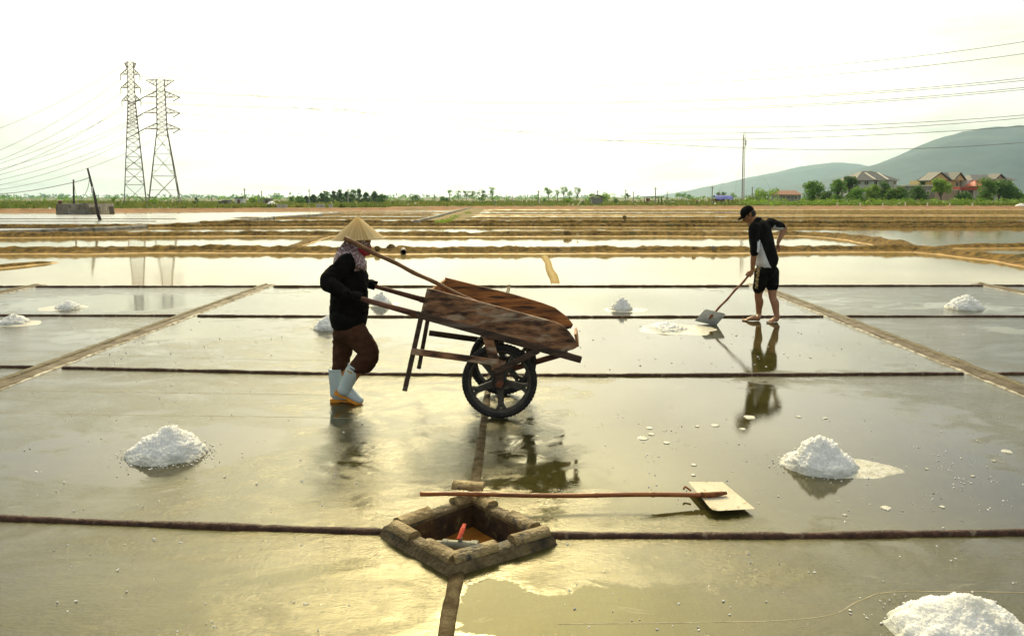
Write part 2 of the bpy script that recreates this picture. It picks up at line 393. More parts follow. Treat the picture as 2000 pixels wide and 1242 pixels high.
def midX(Y):
    a = g2(868, 1242); b = g2(893, 1120); c = g2(928, 950); d = g2(957, 735); e = g2(994, 560)
    pts = sorted([(p[1], p[0]) for p in (a, b, c, d, e)])
    if Y < pts[0][0]: return pts[0][1] + (Y - pts[0][0]) * -.02
    return polyY(pts, Y)
JOINT[2] = midX
JX0 = lambda Y: -9.75 - (Y - 8) * .0
JOINT[0] = lambda Y, f=JOINT[1]: f(Y) - 4.55
JOINT[4] = lambda Y, f=JOINT[3]: f(Y) + 4.55
JOINTS = [lambda Y: JOINT[0](Y) - 12] + JOINT + [lambda Y: JOINT[4](Y) + 12]
STRIPW = {2: .19, 4: .19, 1: .17, 5: .17, 3: .0}

# pit: corners of the rim on the floor
RIMH = .055
PIT = [G(745, 1026, RIMH), G(881, 1124), G(1083, 1042, RIMH), G(927, 961, RIMH)]
PITC = sum(PIT, Vector()) / 4
def in_pit(x, y, k=.86):
    s = True
    for i in range(4):
        a = PITC + (PIT[i] - PITC) * k; b = PITC + (PIT[(i + 1) % 4] - PITC) * k
        if (b.x - a.x) * (y - a.y) - (b.y - a.y) * (x - a.x) < 0: s = False
    return s
# where the brine film stands (photo position, half extents in pixels there, weight)
BLOBS = [(1520, 850, 420, 130, .85), (1300, 800, 170, 60, .35), (1300, 940, 120, 50, .4), (1700, 960, 300, 60, .45), (320, 890, 150, 60, .75), (480, 862, 75, 28, .8), (100, 880, 160, 60, .45), (650, 800, 60, 30, .5),
         (1230, 1205, 330, 62, .9), (960, 1180, 70, 55, .9), (1600, 1120, 250, 50, .12), (1700, 1215, 150, 30, .35), (300, 1130, 260, 60, -.12),
         (1400, 665, 280, 38, .8), (1250, 640, 200, 22, .6), (1180, 700, 160, 26, .55), (900, 640, 160, 20, .75), (420, 640, 120, 18, .45), (620, 690, 150, 30, -.05), (150, 660, 120, 26, .55),
         (1220, 590, 260, 24, .8), (760, 590, 160, 22, .7), (160, 590, 150, 18, .75), (1900, 600, 120, 12, .6), (1650, 590, 120, 16, .25), (1900, 668, 130, 30, .1), (330, 590, 110, 16, .6), (1960, 645, 60, 9, .8),
         (900, 800, 120, 40, .12), (675, 900, 60, 100, .26), (1040, 905, 95, 75, .27), (820, 850, 70, 60, .14)]
BL = []
for px, py, rx, ry, w in BLOBS:
    c = G(px, py); BL.append((c.x, c.y, rx / PXM(c.y), abs(G(px, py - ry).y - G(px, py + ry).y) / 2, w))
def wetness(x, y):
    v = .02 + (.10 if 4.1 < y < 7.6 else 0) + (.36 if y > 7.6 and abs(x) < 4.6 else 0) + (.12 if y > 11 else 0)
    for cx, cy, rx, ry, w in BL:
        d = ((x - cx) / rx) ** 2 + ((y - cy) / ry) ** 2
        if d < 6: v += w * math.exp(-d * .9)
    return v
pan_names = {}
for r in range(4):
    for c in range(6):
        outer = c in (0, 5)
        cell = .07 if r < 2 else .12
        if outer: cell = .5
        bm = bmesh.new(); lay = bm.verts.layers.float.new('wet')
        Ym = polyY(CROSS[r], 0); Yn = polyY(CROSS[r + 1], 0)
        wA = JOINTS[c + 1](Ym) - JOINTS[c](Ym)
        nu, nv = max(4, int(wA / cell)), max(4, int((Yn - Ym) / cell))
        g = []
        for j in range(nv + 1):
            row = []
            for i in range(nu + 1):
                X = lerp(JOINTS[c](lerp(Ym, Yn, j / nv)), JOINTS[c + 1](lerp(Ym, Yn, j / nv)), i / nu)
                Y = lerp(polyY(CROSS[r], X), polyY(CROSS[r + 1], X), j / nv)
                z = .006 * noise.noise((X * .5, Y * .5, 3))
                v = bm.verts.new((X, Y, 0)); v[lay] = wetness(X, Y); row.append(v)
            g.append(row)
        for j in range(nv):
            for i in range(nu):
                q = (g[j][i], g[j][i + 1], g[j + 1][i + 1], g[j + 1][i])
                cx = sum(v.co.x for v in q) / 4; cy = sum(v.co.y for v in q) / 4
                if in_pit(cx, cy): continue
                bm.faces.new(q)
        bmesh.ops.delete(bm, geom=[v for v in bm.verts if not v.link_faces], context='VERTS')
        o = bobj('salt_pan', bm, FLOOR); tag(o, kind='structure')

def ridge(name, pts, rad, mat=RIDGE, hz=1.0, jit=.2, step=.05, n=8, kind='structure', seed=0, joint=0):
    """low rounded ridge of mortar on the ground along a line"""
    bm = bmesh.new(); P_ = []
    for a, b in zip(pts, pts[1:]):
        a = Vector(a); b = Vector(b); k = max(1, int((b - a).length / step))
        P_ += [a.lerp(b, t / k) for t in range(k)]
    P_.append(Vector(pts[-1])); rows = []
    for i, p in enumerate(P_):
        t = (P_[min(i + 1, len(P_) - 1)] - P_[max(i - 1, 0)]).normalized(); s = Vector((-t.y, t.x, 0))
        f = 1 + jit * noise.noise(p * 2.3 + Vector((seed, 0, 0))) + jit * .7 * noise.noise(p * 9)
        if joint and (i % joint) == 0: f *= .86
        w = jit * .35 * rad * noise.noise(p * 1.1 + Vector((0, 5, seed)))
        rows.append([bm.verts.new(p + s * (w + rad * f * math.cos(math.pi * k / n)) + Vector((0, 0, rad * hz * f * math.sin(math.pi * k / n) - .004))) for k in range(n + 1)])
    for r0, r1 in zip(rows, rows[1:]):
        for k in range(n): bm.faces.new((r0[k], r0[k + 1], r1[k + 1], r1[k]))
    bm.faces.new(rows[0]); bm.faces.new(rows[-1])
    o = bobj(name, bm, mat, smooth=True); tag(o, kind=kind); return o
# cross ridges, broken by the gutters
for k, rad in ((1, .027), (2, .029), (3, .030), (4, .037)):
    Y0 = polyY(CROSS[k], 0)
    xs = [JOINTS[1](Y0) - 8, JOINTS[1](Y0) - .1, JOINTS[1](Y0) + .1, JOINTS[2](Y0) - .17, JOINTS[2](Y0) + .17, JOINTS[3](Y0), JOINTS[4](Y0) - .17, JOINTS[4](Y0) + .17, JOINTS[5](Y0) - .1, JOINTS[5](Y0) + .1, JOINTS[5](Y0) + 8]
    segs = [(xs[0], xs[1]), (xs[2], xs[3]), (xs[4], xs[5]), (xs[5], xs[6]), (xs[7], xs[8]), (xs[9], xs[10])]
    for q, (a, b) in enumerate(segs):
        if k == 1:
            if q == 2: b = PIT[0].x + .02
            if q == 3: a = PIT[2].x - .02
        n_ = max(2, int((b - a) / .4))
        pts = [(lerp(a, b, t / n_), polyY(CROSS[k], lerp(a, b, t / n_)), 0) for t in range(n_ + 1)]
        ridge('ridge', pts, rad, seed=k * 7 + q, joint=12)
# middle joint ridge
pts = [(midX(y), y, 0) for y in (.9, 2.0, 2.6, 3.1, PIT[1].y + .03)]; ridge('ridge', pts, .036, M('joint_mortar', (.06, .038, .014), (.12, .085, .035), 14, .85, .6, spec=.15, bump=.5, bscale=60), hz=.45, seed=3)
pts = [(midX(y), y, 0) for y in [PIT[3].y - .02 + t * (15.3 - PIT[3].y) / 14 for t in range(15)]]; ridge('ridge', pts, .033, MATS['joint_mortar'], hz=.38, seed=5)
# gutters between the pan columns: silt bed, a rounded kerb on one side, salt-crusted kerb on the other
CRUST = M('crusted_kerb', (.14, .105, .05), (.50, .47, .38), 9, .6, bump=.5, bscale=50, lo=.42, hi=.6)
KERB = M('green_kerb', (.055, .043, .014), (.12, .09, .034), 12, .7, bump=.6, bscale=40, c3=(.26, .23, .16), s3=25, lo3=.64, hi3=.72)
for c, lo_y in ((2, 2.0), (4, 2.0), (1, 4), (5, 4)):
    w = STRIPW[c]; f = JOINTS[c]
    bm = bmesh.new(); prev = None
    for i in range(120):
        Y = lerp(lo_y, 15.35, i / 119); X = f(Y)
        row = [bm.verts.new((X + w * (k / 4 - .5), Y, .012 + .012 * noise.noise((X * 3 + k, Y * 3, c)))) for k in range(5)]
        if prev:
            for k in range(4): bm.faces.new((prev[k], prev[k + 1], row[k + 1], row[k]))
        prev = row
    tag(bobj('gutter', bm, GUTTER, smooth=True), kind='structure')
    side = -1 if c in (1, 2) else 1
    ys = [lerp(lo_y, 15.35, t / 40) for t in range(41)]
    ridge('kerb', [(f(y) + side * w * .5, y, 0) for y in ys], .045, KERB, hz=.9, seed=c, joint=14)
    ridge('kerb', [(f(y) - side * w * .5, y, 0) for y in ys], .022, CRUST, hz=.6, jit=.5, seed=c + 9)

# pale seams in the concrete of the near pans
SEAM = M('seam_mortar', (.22, .19, .10), (.42, .38, .26), 12, .75)
def seam(pxl, w=.006):
    pts = [Vector(q) for q in spline([tuple(G(*p)) for p in pxl], 14)]; bm = bmesh.new(); prev = None
    for i, p in enumerate(pts):
        t = (pts[min(i + 1, len(pts) - 1)] - pts[max(i - 1, 0)]).normalized(); s_ = Vector((-t.y, t.x, 0)); j = .5 + .9 * abs(noise.noise(p * 4)); o_ = s_ * .006 * noise.noise(p * 3)
        row = [bm.verts.new(p + o_ + s_ * w * j * k + Vector((0, 0, .0012 if k == 0 else .0006))) for k in (-1, 0, 1)]
        if prev:
            for k in range(2): bm.faces.new((prev[k], prev[k + 1], row[k + 1], row[k]))
        prev = row
    tag(bobj('seam', bm, SEAM, smooth=True), kind='structure')
seam([(-60, 761), (200, 765), (420, 768), (640, 771)]); seam([(-60, 805), (250, 810), (480, 813), (700, 817)]); seam([(1090, 1218), (1300, 1216), (1500, 1212), (1620, 1200), (1680, 1172), (1760, 1155), (2040, 1158)], .004); seam([(100, 690), (420, 700), (700, 705)], .005)
# base land with a cut-out round the pit, out to the horizon
bm = bmesh.new()
pxs = [-6000, PITC.x - .7, PITC.x + .7, 6000]; pys = [-60, PITC.y - .75, PITC.y + .75, 15.2, 130, 9000]
zz = lambda y: -.05
vv = [[bm.verts.new((x, y, zz(y))) for x in pxs] for y in pys]
for j in range(5):
    for i in range(3):
        if j == 1 and i == 1: continue
        bm.faces.new((vv[j][i], vv[j][i + 1], vv[j + 1][i + 1], vv[j + 1][i]))
tag(bobj('ground', bm, LAND), kind='structure')

# ------------------------------------------------------------------ the pit where four pans meet
ptx = thing('brine_pit', 'diamond shaped brine pit with tiled rim where the pan ridges meet', 'pit', (PITC.x, PITC.y, 0))
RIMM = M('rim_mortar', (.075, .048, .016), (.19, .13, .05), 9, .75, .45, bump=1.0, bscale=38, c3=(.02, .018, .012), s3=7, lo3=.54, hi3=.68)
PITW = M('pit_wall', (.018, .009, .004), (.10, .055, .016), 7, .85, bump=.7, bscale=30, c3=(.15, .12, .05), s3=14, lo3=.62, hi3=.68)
inner = [PITC + (p - PITC) * .745 for p in PIT]
for i in range(4):
    a, b = PIT[i], PIT[(i + 1) % 4]; ia, ib = inner[i], inner[(i + 1) % 4]
    bm = bmesh.new(); n = 14; rows = []
    for t in range(n + 1):
        o_ = a.lerp(b, t / n); q = ia.lerp(ib, t / n); d = (o_ - q).normalized()
        jz = .008 * noise.noise(o_ * 7)
        jo = d * .010 * noise.noise(o_ * 9 + Vector((4, 0, 0)))
        prof = [(o_ + d * .02 + jo, -.01), (o_ + jo, .03), (o_.lerp(q, .07) + jo, RIMH - .008 + jz), (o_.lerp(q, .2), RIMH + jz), (o_.lerp(q, .88), RIMH + jz * .6), (q, RIMH - .01), (q, .02)]
        rows.append([bm.verts.new((p.x, p.y, z)) for p, z in prof])
    for r0, r1 in zip(rows, rows[1:]):
        for k in range(6): bm.faces.new((r0[k], r0[k + 1], r1[k + 1], r1[k]))
    bobj('rim', bm, RIMM, ptx, smooth=True)
    bm = bmesh.new(); rows = []
    for t in range(n + 1):
        q = ia.lerp(ib, t / n); d = (PITC - q).normalized()
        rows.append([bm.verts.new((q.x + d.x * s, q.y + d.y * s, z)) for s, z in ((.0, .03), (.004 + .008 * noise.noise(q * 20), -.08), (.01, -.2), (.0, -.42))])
    for r0, r1 in zip(rows, rows[1:]):
        for k in range(3): bm.faces.new((r0[k], r0[k + 1], r1[k + 1], r1[k]))
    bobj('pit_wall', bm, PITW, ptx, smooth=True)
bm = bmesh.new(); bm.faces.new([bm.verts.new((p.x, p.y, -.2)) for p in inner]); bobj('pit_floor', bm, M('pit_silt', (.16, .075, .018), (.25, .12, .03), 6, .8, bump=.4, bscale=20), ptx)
bm = bmesh.new(); bm.faces.new([bm.verts.new((p.x, p.y, -.095)) for p in inner])
pw = bobj('brine', bm, M('pit_brine', (.27, .105, .018), (.40, .17, .035), 7, .12, spec=.4), ptx)
# half-round ridge tiles bedded on the rim
def tile(p, q, rad=.044, zt=None, ridge_w=.06):
    p = Vector((p.x, p.y, 0)); q = Vector((q.x, q.y, 0)); z0 = RIMH - .004 if zt is None else zt
    t = (q - p).normalized(); s = Vector((-t.y, t.x, 0)); L_ = (q - p).length; n = 10; m = 10
    bm = bmesh.new(); rows = []
    for i in range(m + 1):
        c = p + t * (L_ * i / m); row = []
        for k in range(n + 1):
            a = math.pi * k / n; rr = rad * (1 + .07 * noise.noise(c * 14 + Vector((k * .5, zt or 0, 0))))
            row.append(bm.verts.new(c + s * rr * math.cos(a) + Vector((0, 0, z0 + rr * .82 * math.sin(a)))))
        rows.append(row)
    for r0, r1 in zip(rows, rows[1:]):
        for k in range(n): bm.faces.new((r0[k], r0[k + 1], r1[k + 1], r1[k]))
        bm.faces.new((r0[n], r0[0], r1[0], r1[n]))
    bm.faces.new(rows[0]); bm.faces.new(rows[-1][::-1])
    return bobj('ridge_tile', bm, M('tile_mortar', (.17, .11, .038), (.36, .26, .11), 8, .75, .5, bump=1.0, bscale=42, c3=(.04, .035, .028), s3=10, lo3=.56, hi3=.68, rnd=.25), ptx, smooth=False)
mid = [PITC + (p - PITC) * .865 for p in PIT]                       # left, bottom, right, top
L_, B_, R_, T_ = mid
tile(L_.lerp(T_, .06), L_.lerp(T_, .43)); tile(L_.lerp(B_, .02), L_.lerp(B_, .38)); tile(L_.lerp(T_, .74), L_.lerp(T_, .99))
tile(L_.lerp(B_, .60), L_.lerp(B_, 1.03)); tile(B_.lerp(R_, -.02), B_.lerp(R_, .45)); tile(B_.lerp(R_, .64), B_.lerp(R_, 1.05))
tile(R_.lerp(T_, .10), R_.lerp(T_, .42)); tile(R_.lerp(T_, .70), R_.lerp(T_, .93))
tile(T_ + Vector((-.12, .06, 0)), T_ + Vector((.06, .03, 0)), zt=RIMH + .035)
# ball valve lying in the pit
vz = -.02; va = G(852, 1069, vz); vb = G(958, 1070, vz); vy = va.y
va = Vector((inner[0].x + .10, PITC.y - .13, vz)); vb = Vector((PITC.x + .20, PITC.y - .145, vz))
va = G(848, 1062, vz); vb = G(962, 1069, vz)
vt = thing('ball_valve', 'grey plastic ball valve with red lever inside the brine pit', 'valve', (va + vb) / 2)
PVC = M('grey_pvc', (.19, .19, .14), (.30, .29, .20), 14, .5, bump=.2, bscale=40)
ax = (vb - va).normalized()
def cyl_part(name, s, e, r, mat=PVC, n=16):
    bm = bmesh.new(); p = va.lerp(vb, s); q = va.lerp(vb, e); ch = .004 * 1
    tube(bm, [p, p + ax * ch, q - ax * ch, q], [r * .88, r, r, r * .88], n=n); return bobj(name, bm, mat, vt, smooth=False)
cyl_part('pipe', -.25, 1.35, .013); cyl_part('collar', .02, .16, .019); cyl_part('collar', .86, .97, .018)
cyl_part('valve_body', .22, .66, .026); cyl_part('union_nut', .62, .76, .031, n=10); cyl_part('union_nut', .14, .25, .029, n=10)
vc = va.lerp(vb, .45); bm = bmesh.new(); tube(bm, [vc + Vector((0, 0, .02)), vc + Vector((0, 0, .042))], .012, n=12); bobj('stem', bm, PVC, vt)
bm = bmesh.new(); lv = spline([tuple(vc + Vector((-.008, -.012, .040))), tuple(vc + Vector((.002, .01, .056))), tuple(vc + Vector((.012, .04, .075))), tuple(vc + Vector((.019, .062, .086)))], 4)
tube(bm, lv, [(.005, .012)] * 4 + [(.006, .014)] * 5 + [(.005, .011)] * (len(lv) - 9), n=8, ref=(0, 0, 1)); bobj('lever', bm, M('red_plastic', (.62, .05, .012), (.72, .09, .02), 10, .4), vt)

# ================================================================== PONDS AND BUNDS
def sheet(name, pts, z, mat, kind='structure'):
    bm = bmesh.new(); bm.faces.new([bm.verts.new((p.x, p.y, z)) for p in pts]); o = bobj(name, bm, mat)
    if o.data.polygons[0].normal.z < 0: o.data.flip_normals()
    return tag(o, kind=kind)
def band(y0, y1, x0=-1500, x1=3500, n=10):
    return [G(lerp(x0, x1, t / n), y0) for t in range(n + 1)] + [G(lerp(x1, x0, t / n), y1) for t in range(n + 1)]
WZ = -.008
def bund(pxl, w, h, mat=MUD, step=None, skirt=1.6, seed=0, rough=1.0, name='mud_bank'):
    """earth bank along a line of photo points; long skirts slip under the water"""
    pts = [G(*p) for p in pxl]; d0 = min(p.y for p in pts); step = step or max(.12, d0 * .006)
    s = [Vector(q) for q in spline([tuple(p) for p in pts], 6)] if len(pts) > 2 else pts
    L_ = []
    for a, b in zip(s, s[1:]):
        k = max(1, int((b - a).length / step)); L_ += [a.lerp(b, t / k) for t in range(k)]
    L_.append(s[-1])
    prof = [(-1 - skirt, -.05), (-1 - skirt * .55, -.018), (-1 - skirt * .22, .012), (-1, .05), (-.8, .35 * h), (-.55, .8 * h), (-.25, h), (0, h * .96), (.25, h), (.55, .8 * h), (.8, .35 * h), (1, .05), (1 + skirt * .22, .012), (1 + skirt * .55, -.018), (1 + skirt, -.05)]
    bm = bmesh.new(); rows = []; nL = len(L_)
    for i, p in enumerate(L_):
        tl_n = min(8, max(1, nL // 10)); tp = min(1, i / tl_n, (nL - 1 - i) / tl_n)
        t = (L_[min(i + 1, len(L_) - 1)] - L_[max(i - 1, 0)]).normalized(); sd_ = Vector((-t.y, t.x, 0)); row = []
        wob = .25 * w * noise.noise(p * .5 + Vector((0, 0, seed)))
        for u, z in prof:
            q = p + sd_ * (u * w / 2 + wob)
            core = max(0, 1 - abs(u) / 1.25)
            nz_ = noise.noise(q * 1.1 + Vector((seed, 0, 0))) * .5 + noise.noise(q * 3.7) * .38 + noise.noise(q * 9.5) * .28
            edge_ = .03 * noise.noise(Vector((q.x * .35, q.y * .5, seed + 3))) + .012 * noise.noise(q * 1.9)
            row.append(bm.verts.new((q.x, q.y, (z + core * h * .55 * rough * nz_ + (edge_ if abs(u) > .9 else 0)) * tp - .05 * (1 - tp))))
        rows.append(row)
    for r0, r1 in zip(rows, rows[1:]):
        for k in range(len(prof) - 1): bm.faces.new((r0[k], r0[k + 1], r1[k + 1], r1[k]))
    return tag(bobj(name, bm, mat, smooth=True), kind='structure')
# water from the concrete pans out to the red bank
sheet('pond_water', band(559.0, 491), WZ, BRINE)
sheet('pond_water', band(491, 459), WZ, BRINE)
sheet('pond_water', band(459, 438), WZ, BRINE)
sheet('pond_water', band(438, 426), WZ, BRINE)
sheet('pond_water', band(426, 405.5), WZ, BRINE)
# near bank between the first two ponds
bund([(-700, 498), (0, 493), (400, 491), (800, 493), (1200, 492), (1500, 491), (1760, 489), (1850, 495), (2000, 513), (2300, 552)], .85, .17, skirt=1.7, seed=1, rough=1.7)
bund([(1330, 460.5), (1450, 460.5), (1560, 459.5), (1660, 466), (1790, 487)], 1.0, .18, skirt=1.1, seed=2, rough=1.7)
bund([(1790, 484), (1900, 483), (2050, 482), (2500, 480)], .7, .13, skirt=1.0, seed=21)
bund([(-700, 466), (0, 463), (500, 460), (900, 461), (1250, 460), (1450, 461)], .85, .19, skirt=1.2, seed=3, rough=1.7)
bund([(1062, 497), (1072, 520), (1080, 540), (1088, 558)], .15, .04, mat=M('yellow_mud', (.30, .20, .05), (.46, .33, .10), 6, .9, bump=.6, bscale=14), skirt=.5, seed=4, rough=1.8)
bund([(-600, 590), (-200, 540), (0, 522), (140, 509)], .22, .05, skirt=1.2, seed=5)
bund([(560, 487), (605, 471), (640, 461)], .35, .07, skirt=.8, seed=6)
bund([(-700, 449), (-100, 447), (300, 444), (700, 442), (1100, 443), (1500, 444), (2600, 446)], .7, .2, skirt=.8, seed=7, rough=1.7)
bund([(930, 453), (1100, 452), (1300, 452), (1480, 451)], .3, .02, mat=SILT, skirt=1.2, seed=8)
bund([(330, 441), (420, 437.5), (700, 436), (815, 437), (1200, 436), (1600, 437), (2600, 440)], .55, .2, skirt=.7, seed=9, rough=1.7)
for k, (yy, x0, x1, h, m_) in enumerate([(427.5, 860, 2700, .14, MUD), (421.5, 880, 2700, .10, SILT), (418.5, 890, 2700, .12, MUD), (413.2, 905, 2700, .12, MUD), (411, 905, 2700, .12, SILT),
                                      (427, 420, 900, .12, MUD), (420.5, 560, 880, .12, MUD), (416, 640, 900, .10, MUD), (440, 1540, 2700, .1, MUD), (445.5, 1600, 2700, .12, MUD)]):
    bund([(x0, yy), ((x0 + x1) / 2, yy - .3), (x1, yy)], max(.4, .022 * (2625 / (yy - 385)) * .42), h, mat=m_, skirt=.7, seed=20 + k)
RED = M('red_bank', (.24, .115, .045), (.36, .19, .08), .6, .95, bump=.5, bscale=2, c3=(.2, .17, .06), s3=.3, lo3=.55, hi3=.7)
bund([(700, 409), (930, 407.2), (1200, 406.5), (1700, 406.5), (2700, 407)], 4.0, .34, mat=RED, skirt=.8, seed=40)
bund([(-900, 414), (100, 413), (500, 411), (700, 410), (930, 408)], 3.0, .3, mat=RED, skirt=1.0, seed=41)
# left: grey sheeted pans beyond the leaning pole
SHEETED = M('grey_sheeted_pan', (.16, .16, .14), (.26, .25, .22), .6, .16, .3, stretch=(.4, 3, 1), spec=.5)
sheet('salt_pan', [G(-900, 461), G(-300, 458), (G(0, 455.5)), G(200, 448), G(400, 436), G(560, 424), G(660, 417.5), G(470, 416), G(222, 420), G(-900, 424)], .035, SHEETED)
for k, yy in enumerate((428, 433, 439, 446)):
    ridge('ridge', [G(x, yy + (x - 100) * .0, .03) for x in (-600, -100, 200 + (446 - yy) * 8)], .05, step=.6, seed=k)
CONC = M('weathered_concrete', (.15, .14, .115), (.30, .28, .24), 1.2, .85, bump=.5, bscale=12, c3=(.07, .065, .05), s3=2.2, lo3=.56, hi3=.66)
ridge('kerb', [G(*p) for p in ((-900, 466), (-300, 461), (0, 457), (200, 449.5), (400, 437.5), (560, 425), (665, 418))], .16, CONC, hz=1.1, step=.3, seed=60)
# concrete dyke running away in the middle, grass on it
dk = [G(812, 439), G(850, 429), G(885, 418), G(918, 409)]
bm = bmesh.new()
for a, b in zip(dk, dk[1:]): bar(bm, a + Vector((0, 0, .12)), b + Vector((0, 0, .12)), .34, .3, ref=(0, 0, 1))
tag(bobj('dyke', bm, CONC), kind='structure')
bund([(846, 437.5), (880, 427), (905, 418), (930, 409)], 2.4, .22, mat=M('dyke_earth', (.25, .14, .04), (.2, .18, .06), .8, .95, bump=.5, bscale=5), skirt=.6, seed=70)
# ================================================================== WHEELBARROW
YN, YF = 5.92, 6.80
def n2(px, py, Y=YN): v = P(px, py, Y); return (v.x, v.z)
WOOD = M('weathered_wood', (.050, .022, .012), (.42, .20, .095), 3.4, .75, .6, bump=.8, bscale=9, stretch=(1.9, 6.5, 6.5), rot=(0, R(-15.6), 0), lo=.38, hi=.66, c3=(.52, .40, .29), s3=2.6, lo3=.54, hi3=.72)
WOODR = M('red_wood', (.055, .02, .012), (.19, .075, .04), 3, .7, bump=.4, bscale=9, stretch=(1.1, 9, 9), rot=(0, R(-15.6), 0))
WOODO = M('inner_wood', (.12, .05, .016), (.52, .22, .06), 2.6, .7, bump=.4, bscale=9, stretch=(1.1, 9, 9), rot=(0, R(-15.6), 0), c3=(.04, .022, .015), s3=3, lo3=.55, hi3=.66)
WOODD = M('dark_frame_wood', (.02, .011, .008), (.10, .055, .033), 4, .75, bump=.5, bscale=12, stretch=(1, 5, 5), c3=(.17, .13, .10), s3=2.5, lo3=.60, hi3=.72)
bx_ = P(975.7, 746.8, 6.36).x
wb = thing('wheelbarrow', 'two wheeled wooden handcart with weathered plank tray pushed by the person in conical hat', 'wheelbarrow', (bx_, 6.36, 0))
def board(name, outline, y0, y1, mat, bev=.004):
    bm = bmesh.new(); prism(bm, outline, y0, y1); bmesh.ops.recalc_face_normals(bm, faces=bm.faces)
    bevel_all(bm, bev); return bobj(name, bm, mat, wb)
near = [n2(*p, 5.93) for p in ((834, 562.5), (940, 590), (1040, 617), (1086, 629.5), (1100, 636.5), (1112, 647.5), (1121, 660), (1127.3, 671.5), (1127, 678.5), (1118, 683), (1104, 686.5), (1087, 686), (960, 650), (822, 610.5))]
far = [n2(*p, 6.70) for p in ((869.5, 542), (950, 562), (1004.8, 575.4), (1060, 592), (1084, 601), (1106.6, 618), (1115, 628), (1119.5, 634), (1116, 641), (1104, 644), (1085, 645), (960, 612), (857, 585))]
board('side_board', near, 5.925, 5.953, WOOD); board('side_board', far, 6.70, 6.725, WOODO)
for px, py in ((841, 575), (836, 596), (829, 606), (905, 590), (900, 622), (1010, 618), (1000, 652), (1075, 668), (1092, 642), (1062, 634)):
    c = P(px, py, 5.9235); bm = bmesh.new(); tube(bm, [c + Vector((0, .004, 0)), c, c + Vector((0, -.0015, 0))], [.0045, .0045, .003], n=8); bobj('nail', bm, M('nail_rust', (.03, .015, .01), None, 5, .7), wb)
def slab(name, quad, th, mat):
    """thick board from four corners"""
    q = [Vector(v) for v in quad]; n_ = (q[1] - q[0]).cross(q[3] - q[0]).normalized() * th
    bm = bmesh.new(); a = [bm.verts.new(v) for v in q]; b = [bm.verts.new(v + n_) for v in q]
    bm.faces.new(a[::-1]); bm.faces.new(b)
    for k in range(4): bm.faces.new((a[k], a[(k + 1) % 4], b[(k + 1) % 4], b[k]))
    bmesh.ops.recalc_face_normals(bm, faces=bm.faces); bevel_all(bm, .003); return bobj(name, bm, mat, wb)
def v3(xz, y): return Vector((xz[0], y, xz[1]))
bl, br = n2(826, 606, 5.95), n2(1112, 683, 5.95)
for k in range(4):
    ya, yb = 5.957 + k * .186, 5.957 + (k + 1) * .186 - .006
    slab('floor_plank', [v3(bl, ya), v3(br, ya), v3(br, yb), v3(bl, yb)], .018, WOODO)
tl, tl2 = n2(838, 566, 5.95), n2(828, 604, 5.95); ft, fb = n2(867, 545, 6.69), n2(857, 582, 6.69)
slab('tail_board', [v3(tl2, 5.957), v3(fb, 6.695), v3(ft, 6.695), v3(tl, 5.957)], .02, WOODO)
f0, f1 = n2(1131, 677, 5.96), n2(1126, 652, 5.96); g0, g1 = n2(1130, 658, 6.69), n2(1127, 639.5, 6.69)
slab('front_board', [v3(f0, 5.957), v3(f1, 5.957), v3(g1, 6.693), v3(g0, 6.693)], .02, M('orange_lit_wood', (.30, .13, .05), (.48, .23, .10), 3, .7, bump=.3, bscale=10, stretch=(6, 1, 6)))  # the orange light on this board is put into its colour
def beam(name, p, q, w, t, mat, ref=(0, 1, 0)):
    bm = bmesh.new(); bar(bm, p, q, t, w, ref=ref); bmesh.ops.recalc_face_normals(bm, faces=bm.faces); bevel_all(bm, .004); return bobj(name, bm, mat, wb)
# rails: squared under the tray, rounded and tapering where they are held
HN0, HN1 = P(688, 578.5, YN), P(822, 616, YN); HF0, HF1 = P(716, 554.5, YF), P(828, 586, YF)
for (a, b, c, Y, mt) in ((HN0, HN1, P(1135, 702.5, YN), YN, WOODD), (HF0, HF1, P(1100, 664, YF), YF, WOODD)):
    beam('rail', a.lerp(b, .93), c, .052, .04, mt)
    bm = bmesh.new(); tube(bm, [a, a.lerp(b, .02), a.lerp(b, .5), a.lerp(b, 1.0)], [.016, .019, .021, (.021, .026)], n=12, ref=(0, 1, 0)); bobj('handle', bm, WOODR, wb, smooth=True)
for px, py in ((850, 627), (960, 657.5), (1098, 696)):
    a = P(px, py, YN); beam('cross_beam', (a.x, YN - .0 + .022, a.z + .005), (a.x, YF - .022, a.z + .005), .045, .04, WOODD, ref=(0, 0, 1))
# legs, stretchers, struts
beam('leg', P(822, 622, YN), P(790.5, 763, YN), .038, .034, WOODD); beam('leg', P(841, 594, YF), P(818, 720, YF), .036, .034, WOODD)
beam('stretcher', P(804, 686, YN - .036), P(974, 708, YN - .036), .05, .024, WOOD); beam('stretcher', P(838, 650, YF + .03), P(968, 668, YF + .03), .05, .024, WOODD)
beam('strut', P(950, 650, YN + .02), P(972, 726, YN + .006), .078, .024, WOOD); beam('strut', P(964, 628, YF - .01), P(982, 690, YF), .074, .024, WOODD)
beam('strut', P(1052, 684, YN - .004), P(966, 727, YN - .02), .046, .03, WOODD); beam('strut', P(1103, 690, YF - .09), P(990, 723, YF - .05), .05, .03, WOODR)
for px, py, Y in ((1108, 691, YN), ):
    a = P(px, py, YN); bm = bmesh.new(); box(bm, (a.x - .02, YN + .045, a.z + .0), (.05, .05, .075)); bevel_all(bm, .004); bobj('block', bm, WOOD, wb)
